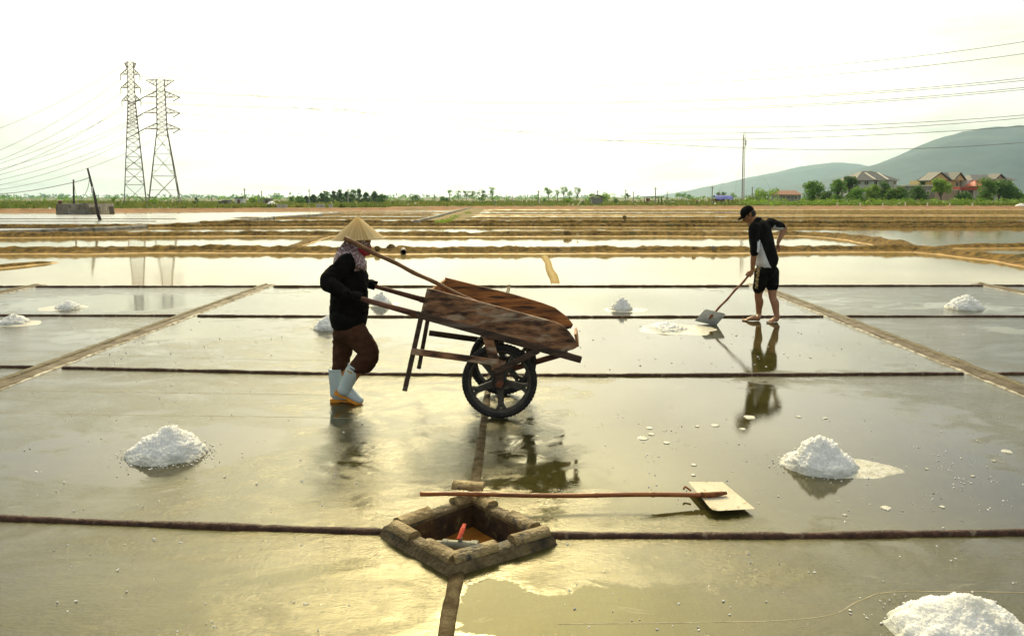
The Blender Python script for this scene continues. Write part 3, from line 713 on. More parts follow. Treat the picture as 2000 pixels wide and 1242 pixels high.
# axle hangs on drop plates from the strut feet
AX = P(975.7, 746.8, 6.0); AX = Vector((AX.x, 6.0, .298)); AF = Vector((P(982, 708, 6.73).x, 6.73, .298))
RUST = M('rusty_steel', (.10, .028, .012), (.20, .07, .03), 12, .8, bump=.5, bscale=40)
for A, Y in ((AX, YN - .005), (AF, YF)):
    beam('axle_hanger', (A.x - .008, Y, .42), (A.x, Y, .285), .07, .02, WOODD)
bm = bmesh.new(); bar(bm, (AX.x, YN - .045, .298), (AF.x, YF + .03, .298), .05, .05, ref=(.35, 0, 1)); bevel_all(bm, .003); bobj('axle', bm, RUST, wb)
RUBBER = M('tyre_rubber', (.008, .008, .008), (.025, .023, .02), 14, .7, bump=.5, bscale=60)
ALLOY = M('dull_alloy', (.05, .045, .036), (.11, .10, .08), 16, .55, metal=.3, bump=.3, bscale=50)
def lathe(bm, prof, c, n=56):
    """profile (r, y) turned round the y axis"""
    rows = [[bm.verts.new((c.x + r * math.cos(2 * math.pi * k / n), c.y + y, c.z + r * math.sin(2 * math.pi * k / n))) for r, y in prof] for k in range(n)]
    m = len(prof)
    for k in range(n):
        for j in range(m): bm.faces.new((rows[k][j], rows[k][(j + 1) % m], rows[(k + 1) % n][(j + 1) % m], rows[(k + 1) % n][j]))
def wheel(c, ang):
    bm = bmesh.new()
    prof = [(.245, -.024), (.258, -.034), (.276, -.036), (.290, -.028), (.2965, -.014), (.2985, -.006), (.294, -.002), (.294, .002), (.2985, .006), (.2965, .014), (.290, .028), (.276, .036), (.258, .034), (.245, .024)]
    lathe(bm, prof, c, 72)
    # tread blocks on the shoulders
    w = bobj('wheel', bm, RUBBER, wb, smooth=False)
    bm = bmesh.new()
    for k in range(60):
        a = 2 * math.pi * k / 60; rot = Matrix.Rotation(-a, 3, 'Y')
        for s in (-1, 1):
            box(bm, c + rot @ Vector((.2915, s * .021, 0)), (.012, .014, .019), rot)
    bobj('tread', bm, RUBBER, w)['kind'] = 'stuff'
    bm = bmesh.new(); lathe(bm, [(.250, -.030), (.250, .030), (.238, .028), (.226, .014), (.222, .0), (.226, -.014), (.238, -.028)], c, 64); bobj('rim', bm, ALLOY, w, smooth=False)
    for k in range(5):
        a = ang + 2 * math.pi * k / 5; bm = bmesh.new()
        def pol(r, b): return c + Vector((r * math.cos(b), 0, r * math.sin(b)))
        bar(bm, pol(.05, a), pol(.19, a), .036, .050, ref=(0, 1, 0))
        for s in (-1, 1): bar(bm, pol(.175, a), pol(.232, a + s * .13), .03, .032, ref=(0, 1, 0))
        bobj('spoke', bm, ALLOY, w)
    bm = bmesh.new(); lathe(bm, [(.03, -.045), (.055, -.045), (.062, -.035), (.062, .035), (.055, .045), (.03, .045)], c, 28); bobj('hub', bm, M('drum', (.02, .018, .016), (.05, .04, .03), 20, .6, bump=.3), w)
    return w
wheel(AX, 1.0); wheel(AF, .4)

# ------------------------------------------------------------------ shovel lying in the tray, its shaft sticking out past the person's shoulder
sa, sb = P(672, 465, 6.16), P(892, 573, 6.22); sc_ = sb + (sb - sa).normalized() * .22
sh = thing('shovel', 'shovel with long brown wooden shaft leaning out of the cart tray', 'shovel', (sc_.x, sc_.y, sc_.z))
bm = bmesh.new(); N_ = 24
tube(bm, [sa.lerp(sc_, t / N_) + Vector((0, 0, .004 * math.sin(t * .9))) for t in range(N_ + 1)], [.0185 - .002 * t / N_ + .0012 * math.sin(t * 1.7) for t in range(N_ + 1)], n=12)
bobj('shaft', bm, M('pole_wood', (.12, .05, .018), (.27, .13, .05), 5, .55, bump=.3, bscale=20, stretch=(1, 5, 5), rot=(0, R(-26), 0)), sh, smooth=True)
METAL = M('shovel_sheet', (.50, .48, .42), (.66, .63, .56), 12, .38, .5, metal=.75, bump=.15, bscale=60, c3=(.33, .17, .06), s3=30, lo3=.62, hi3=.70)
d_ = (sc_ - sa).normalized(); q0 = sc_ - d_ * .06; slope = Vector((.963, 0, -.27)); w_ = Vector((0, .13, 0)); base = q0 + Vector((0, 0, -.012))
bm = bmesh.new(); vv_ = [bm.verts.new(base + slope * u + w_ * s) for u, s in ((-.02, -1), (.24, -1), (.24, 1), (-.02, 1))]; f_ = bm.faces.new(vv_)
bmesh.ops.solidify(bm, geom=[f_], thickness=.003); bobj('blade', bm, METAL, sh)

# ------------------------------------------------------------------ bamboo shovel resting on the pit rim
ha, hb = G(820, 966, .105), G(1385, 966.5, .05)
gs = thing('shovel', 'bamboo handled shovel with pale square blade resting on the brine pit rim', 'shovel', (hb.x, hb.y, 0))
BAMBOO = M('bamboo', (.20, .055, .012), (.40, .14, .03), 6, .32, bump=.15, bscale=30, stretch=(.6, 6, 6), c3=(.10, .03, .01), s3=3, lo3=.56, hi3=.68)
bm = bmesh.new(); pts, rad = [], []; nod = [0, .19, .395, .60, .80, .955, 1.0]
N_ = 90
for t in range(N_ + 1):
    u = t / N_; p = ha.lerp(hb, u) + Vector((0, .006 * math.sin(u * 7), .005 * math.sin(u * 9 + 1))); r = .0125 + .0012 * u
    dn = min(abs(u - q) for q in nod[1:-1])
    r += .0028 * max(0, 1 - dn / .008) - .001 * max(0, 1 - abs(dn - .014) / .008)
    pts.append(p); rad.append(r)
rad[0] = .014
tube(bm, pts, rad, n=14); bobj('shaft', bm, BAMBOO, gs, smooth=True)
hc = G(1402, 964.5, .05); bm = bmesh.new(); tube(bm, [hb.lerp(hc, -2.0) if False else hb + (ha - hb).normalized() * .05, hb, hb.lerp(hc, 1.0), hc + (hc - hb)], [.0165, .0165, .014, .009], n=12); bobj('socket', bm, M('rusty_socket', (.12, .035, .012), (.34, .12, .03), 30, .9, bump=1.0, bscale=60), gs, smooth=True)
bz = .032
crn = [G(1344, 940, bz + .012), G(1412, 941, bz), G(1475, 993, bz - .006), G(1392, 998, bz + .004)]
def rounded(c, rr, n=5):
    out = []
    for i in range(len(c)):
        p, a, b = c[i], c[i - 1], c[(i + 1) % len(c)]; r = rr[i]
        s = p + (a - p).normalized() * r; e = p + (b - p).normalized() * r
        for k in range(n + 1): t = k / n; out.append(s * (1 - t) ** 2 + p * 2 * t * (1 - t) + e * t * t)
    return out
bm = bmesh.new(); f_ = bm.faces.new([bm.verts.new(p) for p in rounded(crn, (.012, .006, .008, .05))]); bmesh.ops.solidify(bm, geom=[f_], thickness=.003)
bobj('blade', bm, M('pale_sheet', (.50, .44, .31), (.64, .59, .45), 9, .5, .65, metal=.1, spec=.3, bump=.3, bscale=70, c3=(.30, .15, .05), s3=34, lo3=.60, hi3=.70), gs)
bm = bmesh.new(); tube(bm, spline([tuple(crn[0].lerp(crn[3], .36) + Vector((-.03, .015, .0))), tuple(crn[0].lerp(crn[3], .28) + Vector((-.05, .018, .008))), tuple(crn[0].lerp(crn[3], .30) + Vector((-.066, .002, .004)))], 4), .006, n=8); bobj('hook', bm, MATS['rusty_socket'], gs)

# ================================================================== SALT
def heap_mesh(c, w, d, h, seed, n=96, m=40, flat=1.0, lean=(0, 0)):
    bm = bmesh.new(); rows = []
    sc = max(.45, min(1.6, c.y / 5.5))                     # lumps read larger where the heap is far off
    for j in range(m + 1):
        t = j / m; row = []
        for k in range(n):
            a = 2 * math.pi * k / n; ca, sa_ = math.cos(a), math.sin(a)
            ed = 1 + .15 * noise.noise((ca * 1.3 + seed, sa_ * 1.3, seed)) + .07 * noise.noise((ca * 5, sa_ * 5 + seed, 2))
            pk = .12 * noise.noise((seed * 2.3, 1, 0)); r = t * ed
            hh = h * (.66 * (1 - t ** 1.5) + .34 * (1 - t) ** 1.1)
            p = Vector((c.x + r * w / 2 * ca + (lean[0] + pk * w) * (1 - t) ** 1.5, c.y + r * d / 2 * sa_, hh))
            nrm = Vector((ca * .75, sa_ * .75, .8)).normalized() if t > .05 else Vector((0, 0, 1))
            q = p * (1 / max(h, .08)) + Vector((seed * 3.1, 0, 0))
            big = .12 * noise.noise(q * 1.4) + .09 * noise.noise(q * 3.4)
            f1 = noise.voronoi(p * (40 / sc) + Vector((seed, seed, 0)))[0][0]; f2 = noise.voronoi(p * (90 / sc) + Vector((seed, 0, seed)))[0][0]
            fine = (.45 - f1) * .026 * sc + (.45 - f2) * .012 * sc
            env = min(1, (1 - t) * 6)
            p += nrm * (big * h * env + fine * (.35 + .65 * env) * min(1, h / .12))
            p.z = max(-.004, p.z) if t < .999 else -.004
            row.append(bm.verts.new(p))
        rows.append(row)
    for r0, r1 in zip(rows, rows[1:]):
        for k in range(n): bm.faces.new((r0[k], r0[(k + 1) % n], r1[(k + 1) % n], r1[k]))
    bmesh.ops.remove_doubles(bm, verts=rows[0], dist=.05)
    return bm
def crumbs(bm, pts):
    for p, r in pts:
        m = Matrix.Translation(p) @ Matrix.Rotation(random.random() * 6, 4, 'Z') @ Matrix.Rotation(random.random(), 4, 'X') @ Matrix.Diagonal((r * random.uniform(.6, 1.6), r * random.uniform(.6, 1.4), r * random.uniform(.4, .9), 1))
        o_ = bmesh.ops.create_icosphere(bm, subdivisions=1, radius=1.0, matrix=m)
        for v in o_['verts']: v.co += Vector((random.uniform(-.3, .3), random.uniform(-.3, .3), random.uniform(-.2, .2))) * r
def salt_heap(cx, by, wpx, ty, label, seed, skirt=None, d_ratio=.9, flat=1.0, lean=(0, 0), n=96, m=40, halo=40):
    fr = G(cx, by); w = wpx / PXM(fr.y); d = w * d_ratio; c = Vector((fr.x, fr.y + d * .42, 0))
    h = CAM_H - (ty - 385.2) * (c.y) / F
    t = thing('salt_heap', label, 'salt heap', (c.x, c.y, 0), 'salt heaps raked up on the pans')
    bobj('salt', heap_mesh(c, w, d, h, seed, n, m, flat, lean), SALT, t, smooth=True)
    bm = bmesh.new(); rnd = random.Random(seed); pts = []
    for k in range(halo):
        a = rnd.uniform(0, 2 * math.pi); r = 1 + abs(rnd.gauss(0, .16))
        s = rnd.uniform(.002, .0055) * (1 + .04 * c.y)
        pts.append((Vector((c.x + math.cos(a) * r * w / 2, c.y + math.sin(a) * r * d / 2, s * .35)), s))
    crumbs(bm, pts); o = bobj('loose_salt', bm, CRUMB, t); o['kind'] = 'stuff'
    if skirt:
        sx, sy, srx, sry = skirt; sc = G(sx, sy); rx = srx / PXM(sc.y); ry = abs(G(sx, sy - sry).y - G(sx, sy + sry).y) / 2
        bm = bmesh.new(); rows = []
        for j in range(7):
            q = j / 6; row = []
            for k in range(72):
                a = 2 * math.pi * k / 72; e = 1 + .22 * noise.noise((math.cos(a) * 1.6 + seed, math.sin(a) * 1.6, 0)) + .06 * noise.noise((math.cos(a) * 7, math.sin(a) * 7, seed))
                x = sc.x + rx * q * e * math.cos(a); y = sc.y + ry * q * e * math.sin(a)
                row.append(bm.verts.new((x, y, .013 * (1 - q ** 2.5) - .0015 + .004 * (1 - q) * noise.noise((x * 30, y * 30, 0)))))
            rows.append(row)
        for r0, r1 in zip(rows, rows[1:]):
            for k in range(72): bm.faces.new((r0[k], r0[(k + 1) % 72], r1[(k + 1) % 72], r1[k]))
        bmesh.ops.remove_doubles(bm, verts=rows[0], dist=.001)
        bobj('salt_slush', bm, SALTWET, t, smooth=True)
    return t
salt_heap(300, 907, 164, 836, 'broad white salt heap on the pan left of the person in conical hat', 1, n=220, m=90, halo=150)
salt_heap(1624, 930, 156, 861, 'white salt heap with wet slush spreading to its right, above the bamboo shovel', 2, skirt=(1654, 914, 100, 22), n=220, m=90, halo=60)
salt_heap(1955, 1308, 320, 1194, 'large white salt heap cut off by the bottom right corner', 3, n=260, m=110, halo=90)
salt_heap(1217, 608, 50, 581, 'small shaded salt heap between the cart and the man with the shovel', 4, skirt=(1222, 605, 44, 5))
salt_heap(1900, 606, 74, 576, 'rounded salt heap at the far right beyond the gutter', 5)
salt_heap(122, 605, 52, 587, 'low salt heap on a pale slush patch at the far left pan', 6, skirt=(122, 601, 48, 6.5))
salt_heap(12, 636, 62, 613, 'salt heap cut off by the left edge of the picture', 7, skirt=(28, 632, 52, 7))
salt_heap(632, 646, 52, 616, 'salt heap partly hidden behind the back of the person in conical hat', 8)
salt_heap(740, 597, 50, 571, 'small salt heap seen between the cart handles', 9, skirt=(742, 594, 40, 5))
salt_heap(1312, 650, 90, 632, 'flattened salt heap being scraped by the man with the shovel', 10, skirt=(1322, 643, 76, 12), d_ratio=1.3)
# crumbs of salt strewn over the pans
bm = bmesh.new(); rnd = random.Random(5); pts = []
def strew(n, x0, x1, y0, y1, s0, s1, cl=1):
    for _ in range(n):
        px, py = rnd.uniform(x0, x1), rnd.uniform(y0, y1); g = G(px, py)
        if in_pit(g.x, g.y, 1.1): continue
        for _ in range(cl if rnd.random() < .3 else 1):
            s = rnd.uniform(s0, s1); pts.append((Vector((g.x + rnd.gauss(0, .03) * (cl > 1), g.y + rnd.gauss(0, .04) * (cl > 1), s * .3)), s))
strew(60, 1100, 2000, 1055, 1240, .002, .006); strew(34, 60, 800, 1050, 1240, .002, .006, 3); strew(90, 1050, 2000, 790, 1030, .002, .0055, 3); strew(60, 20, 700, 745, 1010, .003, .007, 2); strew(60, 1100, 1900, 640, 725, .004, .009, 2); strew(40, 100, 650, 625, 720, .005, .01)
strew(14, 1250, 1350, 820, 900, .003, .007, 4); strew(26, 1800, 2000, 880, 1000, .002, .006, 4)
crumbs(bm, pts); o = bobj('salt_crumbs', bm, CRUMB); tag(o, 'scattered white crumbs of salt strewn over the wet pans', 'salt crumbs', kind='stuff')
# thin floating flakes of foam on the wet right pan
bm = bmesh.new()
for px, py, s in [(1268, 836, 14), (1255, 856, 20), (1272, 848, 12), (1302, 865, 12), (1355, 908, 9), (1354, 928, 9), (1362, 833, 8), (1396, 831, 14), (1464, 815, 22), (1450, 838, 12), (1730, 992, 18), (1560, 814, 10), (1612, 817, 8), (1840, 990, 10), (1967, 882, 18), (1810, 916, 6), (1650, 1006, 7), (1900, 930, 8), (1940, 900, 8)]:
    c = G(px, py); rx = s / 2 / PXM(c.y); ry = rx * 1.1
    ring = []
    for k in range(16):
        a = 2 * math.pi * k / 16; e = 1 + .35 * noise.noise((px + math.cos(a) * 1.4, py + math.sin(a) * 1.4, 0)); ring.append((c.x + rx * e * math.cos(a), c.y + ry * e * math.sin(a)))
    top = [bm.verts.new((x, y, .0045)) for x, y in ring]; low = [bm.verts.new((c.x + (x - c.x) * 1.12, c.y + (y - c.y) * 1.12, .0)) for x, y in ring]
    bm.faces.new(top)
    for k in range(16): bm.faces.new((low[k], low[(k + 1) % 16], top[(k + 1) % 16], top[k]))
o = bobj('salt_flakes', bm, SALTWET); tag(o, 'thin pale salt flakes floating on the wet right pan', 'salt flakes', kind='stuff')
# ================================================================== PEOPLE
SKIN = M('skin', (.30, .135, .062), (.38, .18, .088), 20, .5, bump=.08, bscale=90)
BLACK = M('black_cloth', (.004, .004, .004), (.011, .011, .010), 9, .95, spec=.12, bump=.35, bscale=160)
BLACKF = M('black_fleece', (.004, .0035, .0035), (.010, .009, .008), 7, .95, spec=.1, bump=.4, bscale=120)
BROWN = M('brown_cloth', (.05, .022, .013), (.10, .046, .026), 5, .9, spec=.15, bump=.3, bscale=140)
WHITEC = M('white_cloth', (.60, .62, .66), (.75, .76, .78), 8, .8, bump=.2, bscale=100)
def mobj(name, me, mat, parent, smooth=True): return mesh_obj(name, me, mat, parent, smooth=smooth)
def patch(me_src, off, cond, grow=.003):
    """a piece of cloth lying on a surface: the faces where cond(centre, normal) holds, lifted off it"""
    bm = bmesh.new(); bm.from_mesh(me_src); bm.normal_update()
    kill = [f for f in bm.faces if not cond(f.calc_center_median() + off, f.normal)]
    bmesh.ops.delete(bm, geom=kill, context='FACES')
    bm.normal_update()
    for v in bm.verts: v.co += v.normal * grow + off
    me = bpy.data.meshes.new('patch'); bm.to_mesh(me); bm.free(); return me
def hand(bm, c, axis, wrist, r, flip=1, thumb=1, rs=1.0):
    c = Vector(c); axis = Vector(axis).normalized(); w = Vector(wrist) - c; n_ = (w - axis * w.dot(axis)).normalized(); b = axis.cross(n_) * flip
    rot = Matrix((axis, b, n_)).transposed()
    ball(bm, c + n_ * (r + .016 * rs) - b * .006, (.046 * rs, .036 * rs, .016 * rs), rot, 2)
    for k in range(4):
        o = (k - 1.5) * .0225 * rs; L = (.93, 1.0, .97, .82)[k]
        pts = [c + axis * o + n_ * (r + .014 * rs) + b * .022 * rs]
        for a in (60, 105, 150, 190):
            a = R(a * L + 4); pts.append(c + axis * o + (n_ * math.cos(a) + b * math.sin(a)) * (r + .0095 * rs))
        limb(bm, pts, [.0098 * rs, .0096 * rs, .0092 * rs, .0088 * rs, .0075 * rs], n=8, sub=3)
    pts = [c + axis * .030 * thumb + n_ * (r + .014) - b * .020, c + axis * .044 * thumb + n_ * (r * .7 + .008) - b * (r + .012)]
    for a in (115, 150): a = R(a); pts.append(c + axis * .034 * thumb + (n_ * math.cos(a) - b * math.sin(a)) * (r + .010 * rs))
    limb(bm, pts, [.0125 * rs, .0115 * rs, .0105 * rs, .0085 * rs], n=8, sub=3)
    limb(bm, [c + n_ * (r + .018), Vector(wrist).lerp(c, .45), Vector(wrist)], [(.026, .022), (.025, .021), (.027, .024)], n=12)
def head(bm, c, fwd, up, s=1.0):
    fwd = Vector(fwd).normalized(); up = Vector(up); up = (up - fwd * up.dot(fwd)).normalized(); rt = fwd.cross(up)
    rot = Matrix((rt, fwd, up)).transposed()
    at = lambda x, y, z: Vector(c) + (rt * x + fwd * y + up * z) * s
    ball(bm, at(0, -.012, .035), (.075 * s, .092 * s, .083 * s), rot)
    ball(bm, at(0, .018, -.02), (.064 * s, .068 * s, .078 * s), rot)
    limb(bm, [at(-.03, .035, -.085), at(0, .062, -.092), at(.03, .035, -.085)], [.024 * s, .026 * s, .024 * s], n=10)      # jaw and chin
    limb(bm, [at(0, .082, .018), at(0, .097, -.008), at(0, .105, -.024)], [.009 * s, .012 * s, .014 * s], n=8)              # nose
    for k in (-1, 1):
        ball(bm, at(.014 * k, .093, -.027), .009 * s, None, 2)
        limb(bm, [at(.012 * k, .083, .034), at(.035 * k, .078, .036), at(.055 * k, .058, .03)], [.008 * s, .009 * s, .008 * s], n=8)   # brow
        ball(bm, at(.035 * k, .064, -.018), (.022 * s, .02 * s, .018 * s), rot, 2)                                           # cheek
        limb(bm, [at(.072 * k, -.012, .022), at(.083 * k, -.022, .012), at(.080 * k, -.015, -.012), at(.070 * k, -.006, -.03)], [.008 * s, .011 * s, .010 * s, .007 * s], n=8)  # ear
    limb(bm, [at(-.02, .080, -.052), at(0, .089, -.05), at(.02, .080, -.052)], [.006 * s, .008 * s, .006 * s], n=8)
    limb(bm, [at(-.018, .078, -.062), at(0, .086, -.063), at(.018, .078, -.062)], [.006 * s, .008 * s, .006 * s], n=8)
    return at

# ------------------------------------------------------------------ person in the conical hat
YW = 6.42
def W(px, py, y=YW): return P(px, py, y)
ft = W(676, 790); woman = thing('person', 'person in conical hat, black jacket and pale rubber boots pushing the wooden cart', 'person', (ft.x, YW, 0))
nh, fh = HN0.lerp(HN1, .06), HF0.lerp(HF1, .08); hax = (HN1 - HN0).normalized()
pel, chest, neckb, hc_ = W(683, 622), W(683, 535), W(690, 500), W(703, 474)
shN, elN, shF, elF = W(676, 515, 6.25), W(640, 551, 6.08), W(690, 513, 6.59), W(668, 556, 6.74)
wrN, wrF = nh + Vector((-.065, .01, .025)), fh + Vector((-.075, -.01, .03))
hipN, kneeN, ankN = W(684, 634, 6.34), W(719, 690, 6.37), W(676, 757, 6.42)
hipF, kneeF, ankF = W(677, 634, 6.50), W(668, 690, 6.51), W(656, 768, 6.50)
# body, continuous
bm = bmesh.new()
fw = Vector((.95, 0, -.30)); wat = head(bm, hc_ + Vector((.0, 0, 0)), fw, (.25, 0, 1), .95)
limb(bm, [W(700, 482), neckb, W(686, 515)], [.05, .052, .07])
limb(bm, [W(686, 512), chest, W(683, 580), pel], [(.15, .08), (.16, .10), (.14, .09), (.15, .10)])
for s, e, w in ((shN, elN, wrN), (shF, elF, wrF)): limb(bm, [s, s.lerp(e, .5), e, e.lerp(w, .5), w], [.044, .04, .036, .033, .026])
for h, k, a in ((hipN, kneeN, ankN), (hipF, kneeF, ankF)): limb(bm, [h, h.lerp(k, .5), k, k.lerp(a, .4), a], [.075, .068, .052, .050, .036])
for a, tip in ((ankN, W(700, 784, 6.42)), (ankF, W(700, 784, 6.5))): limb(bm, [a, a.lerp(tip, .5) + Vector((0, 0, -.008)), tip], [.032, .03, .022])
body = mobj('body', fuse(bm, .0075, 3), SKIN, woman)
# gloves closed on the handles
for nm, g, w, fl in (('glove', nh, wrN, 1), ('glove', fh, wrF, 1)):
    bm = bmesh.new(); hand(bm, g, hax, w, .021, flip=fl, thumb=1, rs=.95); mobj(nm, fuse(bm, .0045, 2), BLACKF, woman)
# jacket
bm = bmesh.new()
limb(bm, [W(686, 498), W(685, 515), chest, W(683, 572), W(682, 600), W(681, 616)], [(.10, .075), (.175, .115), (.19, .150), (.185, .155), (.188, .158), (.180, .150)], n=24, sub=6)
limb(bm, [shN + Vector((.02, .06, .01)), shN, shN.lerp(elN, .5) + Vector((-.012, 0, -.005)), elN, elN.lerp(wrN, .45) + Vector((0, 0, -.012)), wrN.lerp(elN, .05)], [.07, .076, .068, .066, .058, .036], n=16)
limb(bm, [shF + Vector((.0, -.06, .01)), shF, shF.lerp(elF, .5), elF, elF.lerp(wrF, .45), wrF.lerp(elF, .05)], [.07, .074, .066, .064, .056, .036], n=16)
me = fuse(bm, .008, 4); crease(me, .008, 11, (.6, 0, -1), 9); fold(me, .008, 9, (1, 1, .6), 1); fold(me, .006, 22, (.6, 1, 1.4), 4)
jk = mobj('jacket', me, BLACKF, woman)
bm = bmesh.new()
def ring(bm, c, a, b, h, axis=(0, 0, 1), n=32, th=.006):
    limb(bm, [Vector(c) - Vector(axis).normalized() * h / 2, Vector(c) + Vector(axis).normalized() * h / 2], [(a, b), (a, b)], n=n, sub=2)
ring(bm, W(681, 618), .188, .158, .022); hm = mobj('hem', fuse(bm, .007, 2), BLACK, jk)
# trousers: gathered into the boots
bm = bmesh.new()
limb(bm, [W(682, 616), W(682, 628), W(682, 642)], [(.140, .112), (.155, .132), (.15, .128)], n=20)
limb(bm, [hipN + Vector((0, 0, -.03)), hipN.lerp(kneeN, .5), kneeN, kneeN.lerp(ankN, .30) + Vector((.008, 0, 0)), W(690, 718, 6.395)], [(.09, .112), (.092, .108), (.082, .088), (.08, .090), (.045, .046)], n=18)
limb(bm, [hipF + Vector((0, 0, -.03)), hipF.lerp(kneeF, .5), kneeF, kneeF.lerp(ankF, .22), W(657, 727, 6.5)], [(.09, .108), (.085, .095), (.076, .078), (.066, .066), (.044, .044)], n=18)
me = fuse(bm, .008, 4); fold(me, .010, 8, (1, 1, .45), 2); fold(me, .005, 20, (1, 1, 1.2), 5); crease(me, .009, 11, (.35, 0, -1), 3); crease(me, .006, 16, (1, 0, -.5), 7)
mobj('trousers', me, BROWN, woman)
# rubber boots with yellow soles
BOOT = M('pale_rubber', (.50, .60, .63), (.60, .68, .69), 6, .35, bump=.05, bscale=30, spec=.5, c3=(.36, .36, .28), s3=9, lo3=.60, hi3=.80); SOLE = M('orange_sole', (.72, .25, .012), (.82, .33, .03), 8, .5)
def boot(top, ank, toe, heel, y, tilt):
    d = (toe - heel).normalized(); upv = Vector((0, 1, 0)).cross(d) * -1
    if upv.z < 0: upv = -upv
    bm = bmesh.new()
    tu = (top - ank).normalized(); tube(bm, [top + tu * .036, top - tu * .03], [(.060, .062), (.061, .063)], n=24, ref=(0, 1, 0))
    limb(bm, [top - tu * .03, top.lerp(ank, .35), top.lerp(ank, .75), ank], [(.062, .064), (.058, .061), (.050, .054), (.050, .056)], n=20)
    limb(bm, [heel + upv * .055 + d * .045, heel.lerp(toe, .4) + upv * .062, heel.lerp(toe, .72) + upv * .043, toe + upv * .038 - d * .035], [(.040, .045), (.042, .05), (.046, .036), (.040, .030)], n=18)
    b = mobj('boot', fuse(bm, .006, 4), BOOT, woman)
    bm = bmesh.new(); tu = (top - ank).normalized(); tube(bm, [top + tu * .020, top + tu * .024, top + tu * .034, top + tu * .038], [.060, .0655, .0655, .060], n=24, cap=False); bobj('top_band', bm, BOOT, b, smooth=True)
    # sole outline
    bm = bmesh.new(); out = []
    L_ = (toe - heel).length
    for u, w_ in ((0, .028), (.06, .036), (.22, .038), (.42, .034), (.62, .042), (.8, .045), (.93, .034), (1.0, .014)): out.append((u, w_))
    topv, lowv = [], []
    lift = lambda u: .022 if u < .36 else .012
    lft = [(u, w_) for u, w_ in out]; path = [(u, w_) for u, w_ in lft] + [(u, -w_) for u, w_ in reversed(lft)]
    lo_v = [bm.verts.new(heel + d * (u * L_) + Vector((0, w_, 0)) + upv * (.0 if (u < .36 or u > .5) else .008)) for u, w_ in path]
    hi_v = [bm.verts.new(heel + d * (u * L_) + Vector((0, w_ * 1.03, 0)) + upv * (.028 if u < .36 else .022)) for u, w_ in path]
    bm.faces.new(lo_v[::-1]); bm.faces.new(hi_v); m_ = len(path)
    for k in range(m_): bm.faces.new((lo_v[k], lo_v[(k + 1) % m_], hi_v[(k + 1) % m_], hi_v[k]))
    bobj('sole', bm, SOLE, b); return b
bN = boot(W(691, 722, 6.40), W(672, 762, 6.41), W(707, 793, 6.43), W(653, 768, 6.43), 6.42, 1)
hf_ = W(646, 792, 6.50); hf_.z = .0; tf_ = hf_ + Vector((.265, 0, 0))
bF = boot(W(656.5, 728, 6.50), W(657, 768, 6.50), tf_, hf_, 6.5, 0)
# small yellow maker's mark on the near boot
bm = bmesh.new(); mk = W(682.5, 727, 6.335)
bm.faces.new([bm.verts.new(W(px, py, 6.332)) for px, py in ((677.5, 722.5), (688, 728), (687.5, 730.5), (677, 725))]); bobj('mark', bm, M('yellow_print', (.55, .33, .03), None, 5, .5), bN)
# scarf over head, neck and shoulders
def scarf_material():
    m, nt, b = nodes('printed_scarf'); L = nt.links.new
    t = nn(nt, 'ShaderNodeTexCoord'); mp = nn(nt, 'ShaderNodeMapping'); L(t.outputs['Object'], mp.inputs[0]); mp.inputs['Rotation'].default_value = (R(90), .6, .35)
    br = nn(nt, 'ShaderNodeTexBrick'); L(mp.outputs[0], br.inputs['Vector']); br.inputs['Scale'].default_value = 19; br.inputs['Mortar Size'].default_value = .05; br.inputs['Brick Width'].default_value = .42; br.inputs['Row Height'].default_value = .5
    n = nn(nt, 'ShaderNodeTexNoise'); n.inputs['Scale'].default_value = 55; L(t.outputs['Object'], n.inputs['Vector'])
    mr = nn(nt, 'ShaderNodeMapRange'); L(n.outputs['Fac'], mr.inputs[0]); mr.inputs[1].default_value = .47; mr.inputs[2].default_value = .53
    mu = nn(nt, 'ShaderNodeMath', operation='MULTIPLY'); L(br.outputs['Fac'], mu.inputs[0]); L(mr.outputs[0], mu.inputs[1])
    mx = nn(nt, 'ShaderNodeMix', data_type='RGBA'); L(mu.outputs[0], mx.inputs[0]); mx.inputs[6].default_value = (.25, .14, .165, 1); mx.inputs[7].default_value = (.85, .80, .78, 1)
    L(mx.outputs[2], b.inputs['Base Color']); b.inputs['Roughness'].default_value = .85; return m
SCARF = scarf_material()
bm = bmesh.new()
limb(bm, [W(700, 466), W(696, 480), W(688, 496), W(683, 510), W(684, 518)], [(.085, .10), (.09, .105), (.125, .115), (.175, .135), (.19, .14)], n=24)
limb(bm, [W(694, 500, 6.36), W(703, 514, 6.30), W(712, 525, 6.30)], [(.10, .06), (.085, .045), (.03, .016)], n=16)
limb(bm, [W(672, 500, 6.36), W(664, 505, 6.30)], [(.10, .06), (.08, .035)], n=16)
me = fuse(bm, .008, 5); fold(me, .008, 14, (1, 1, .5), 8)
scf = mobj('scarf', me, SCARF, woman)
bm = bmesh.new(); limb(bm, [wat(-.05, .05, -.05), wat(0, .085, -.05), wat(.05, .05, -.05)], [.05, .042, .05], n=12); limb(bm, [W(706, 484), W(706, 494)], [.055, .045]); mobj('face_cloth', fuse(bm, .007, 3), M('red_cloth', (.33, .02, .035), (.45, .04, .06), 10, .85), woman)
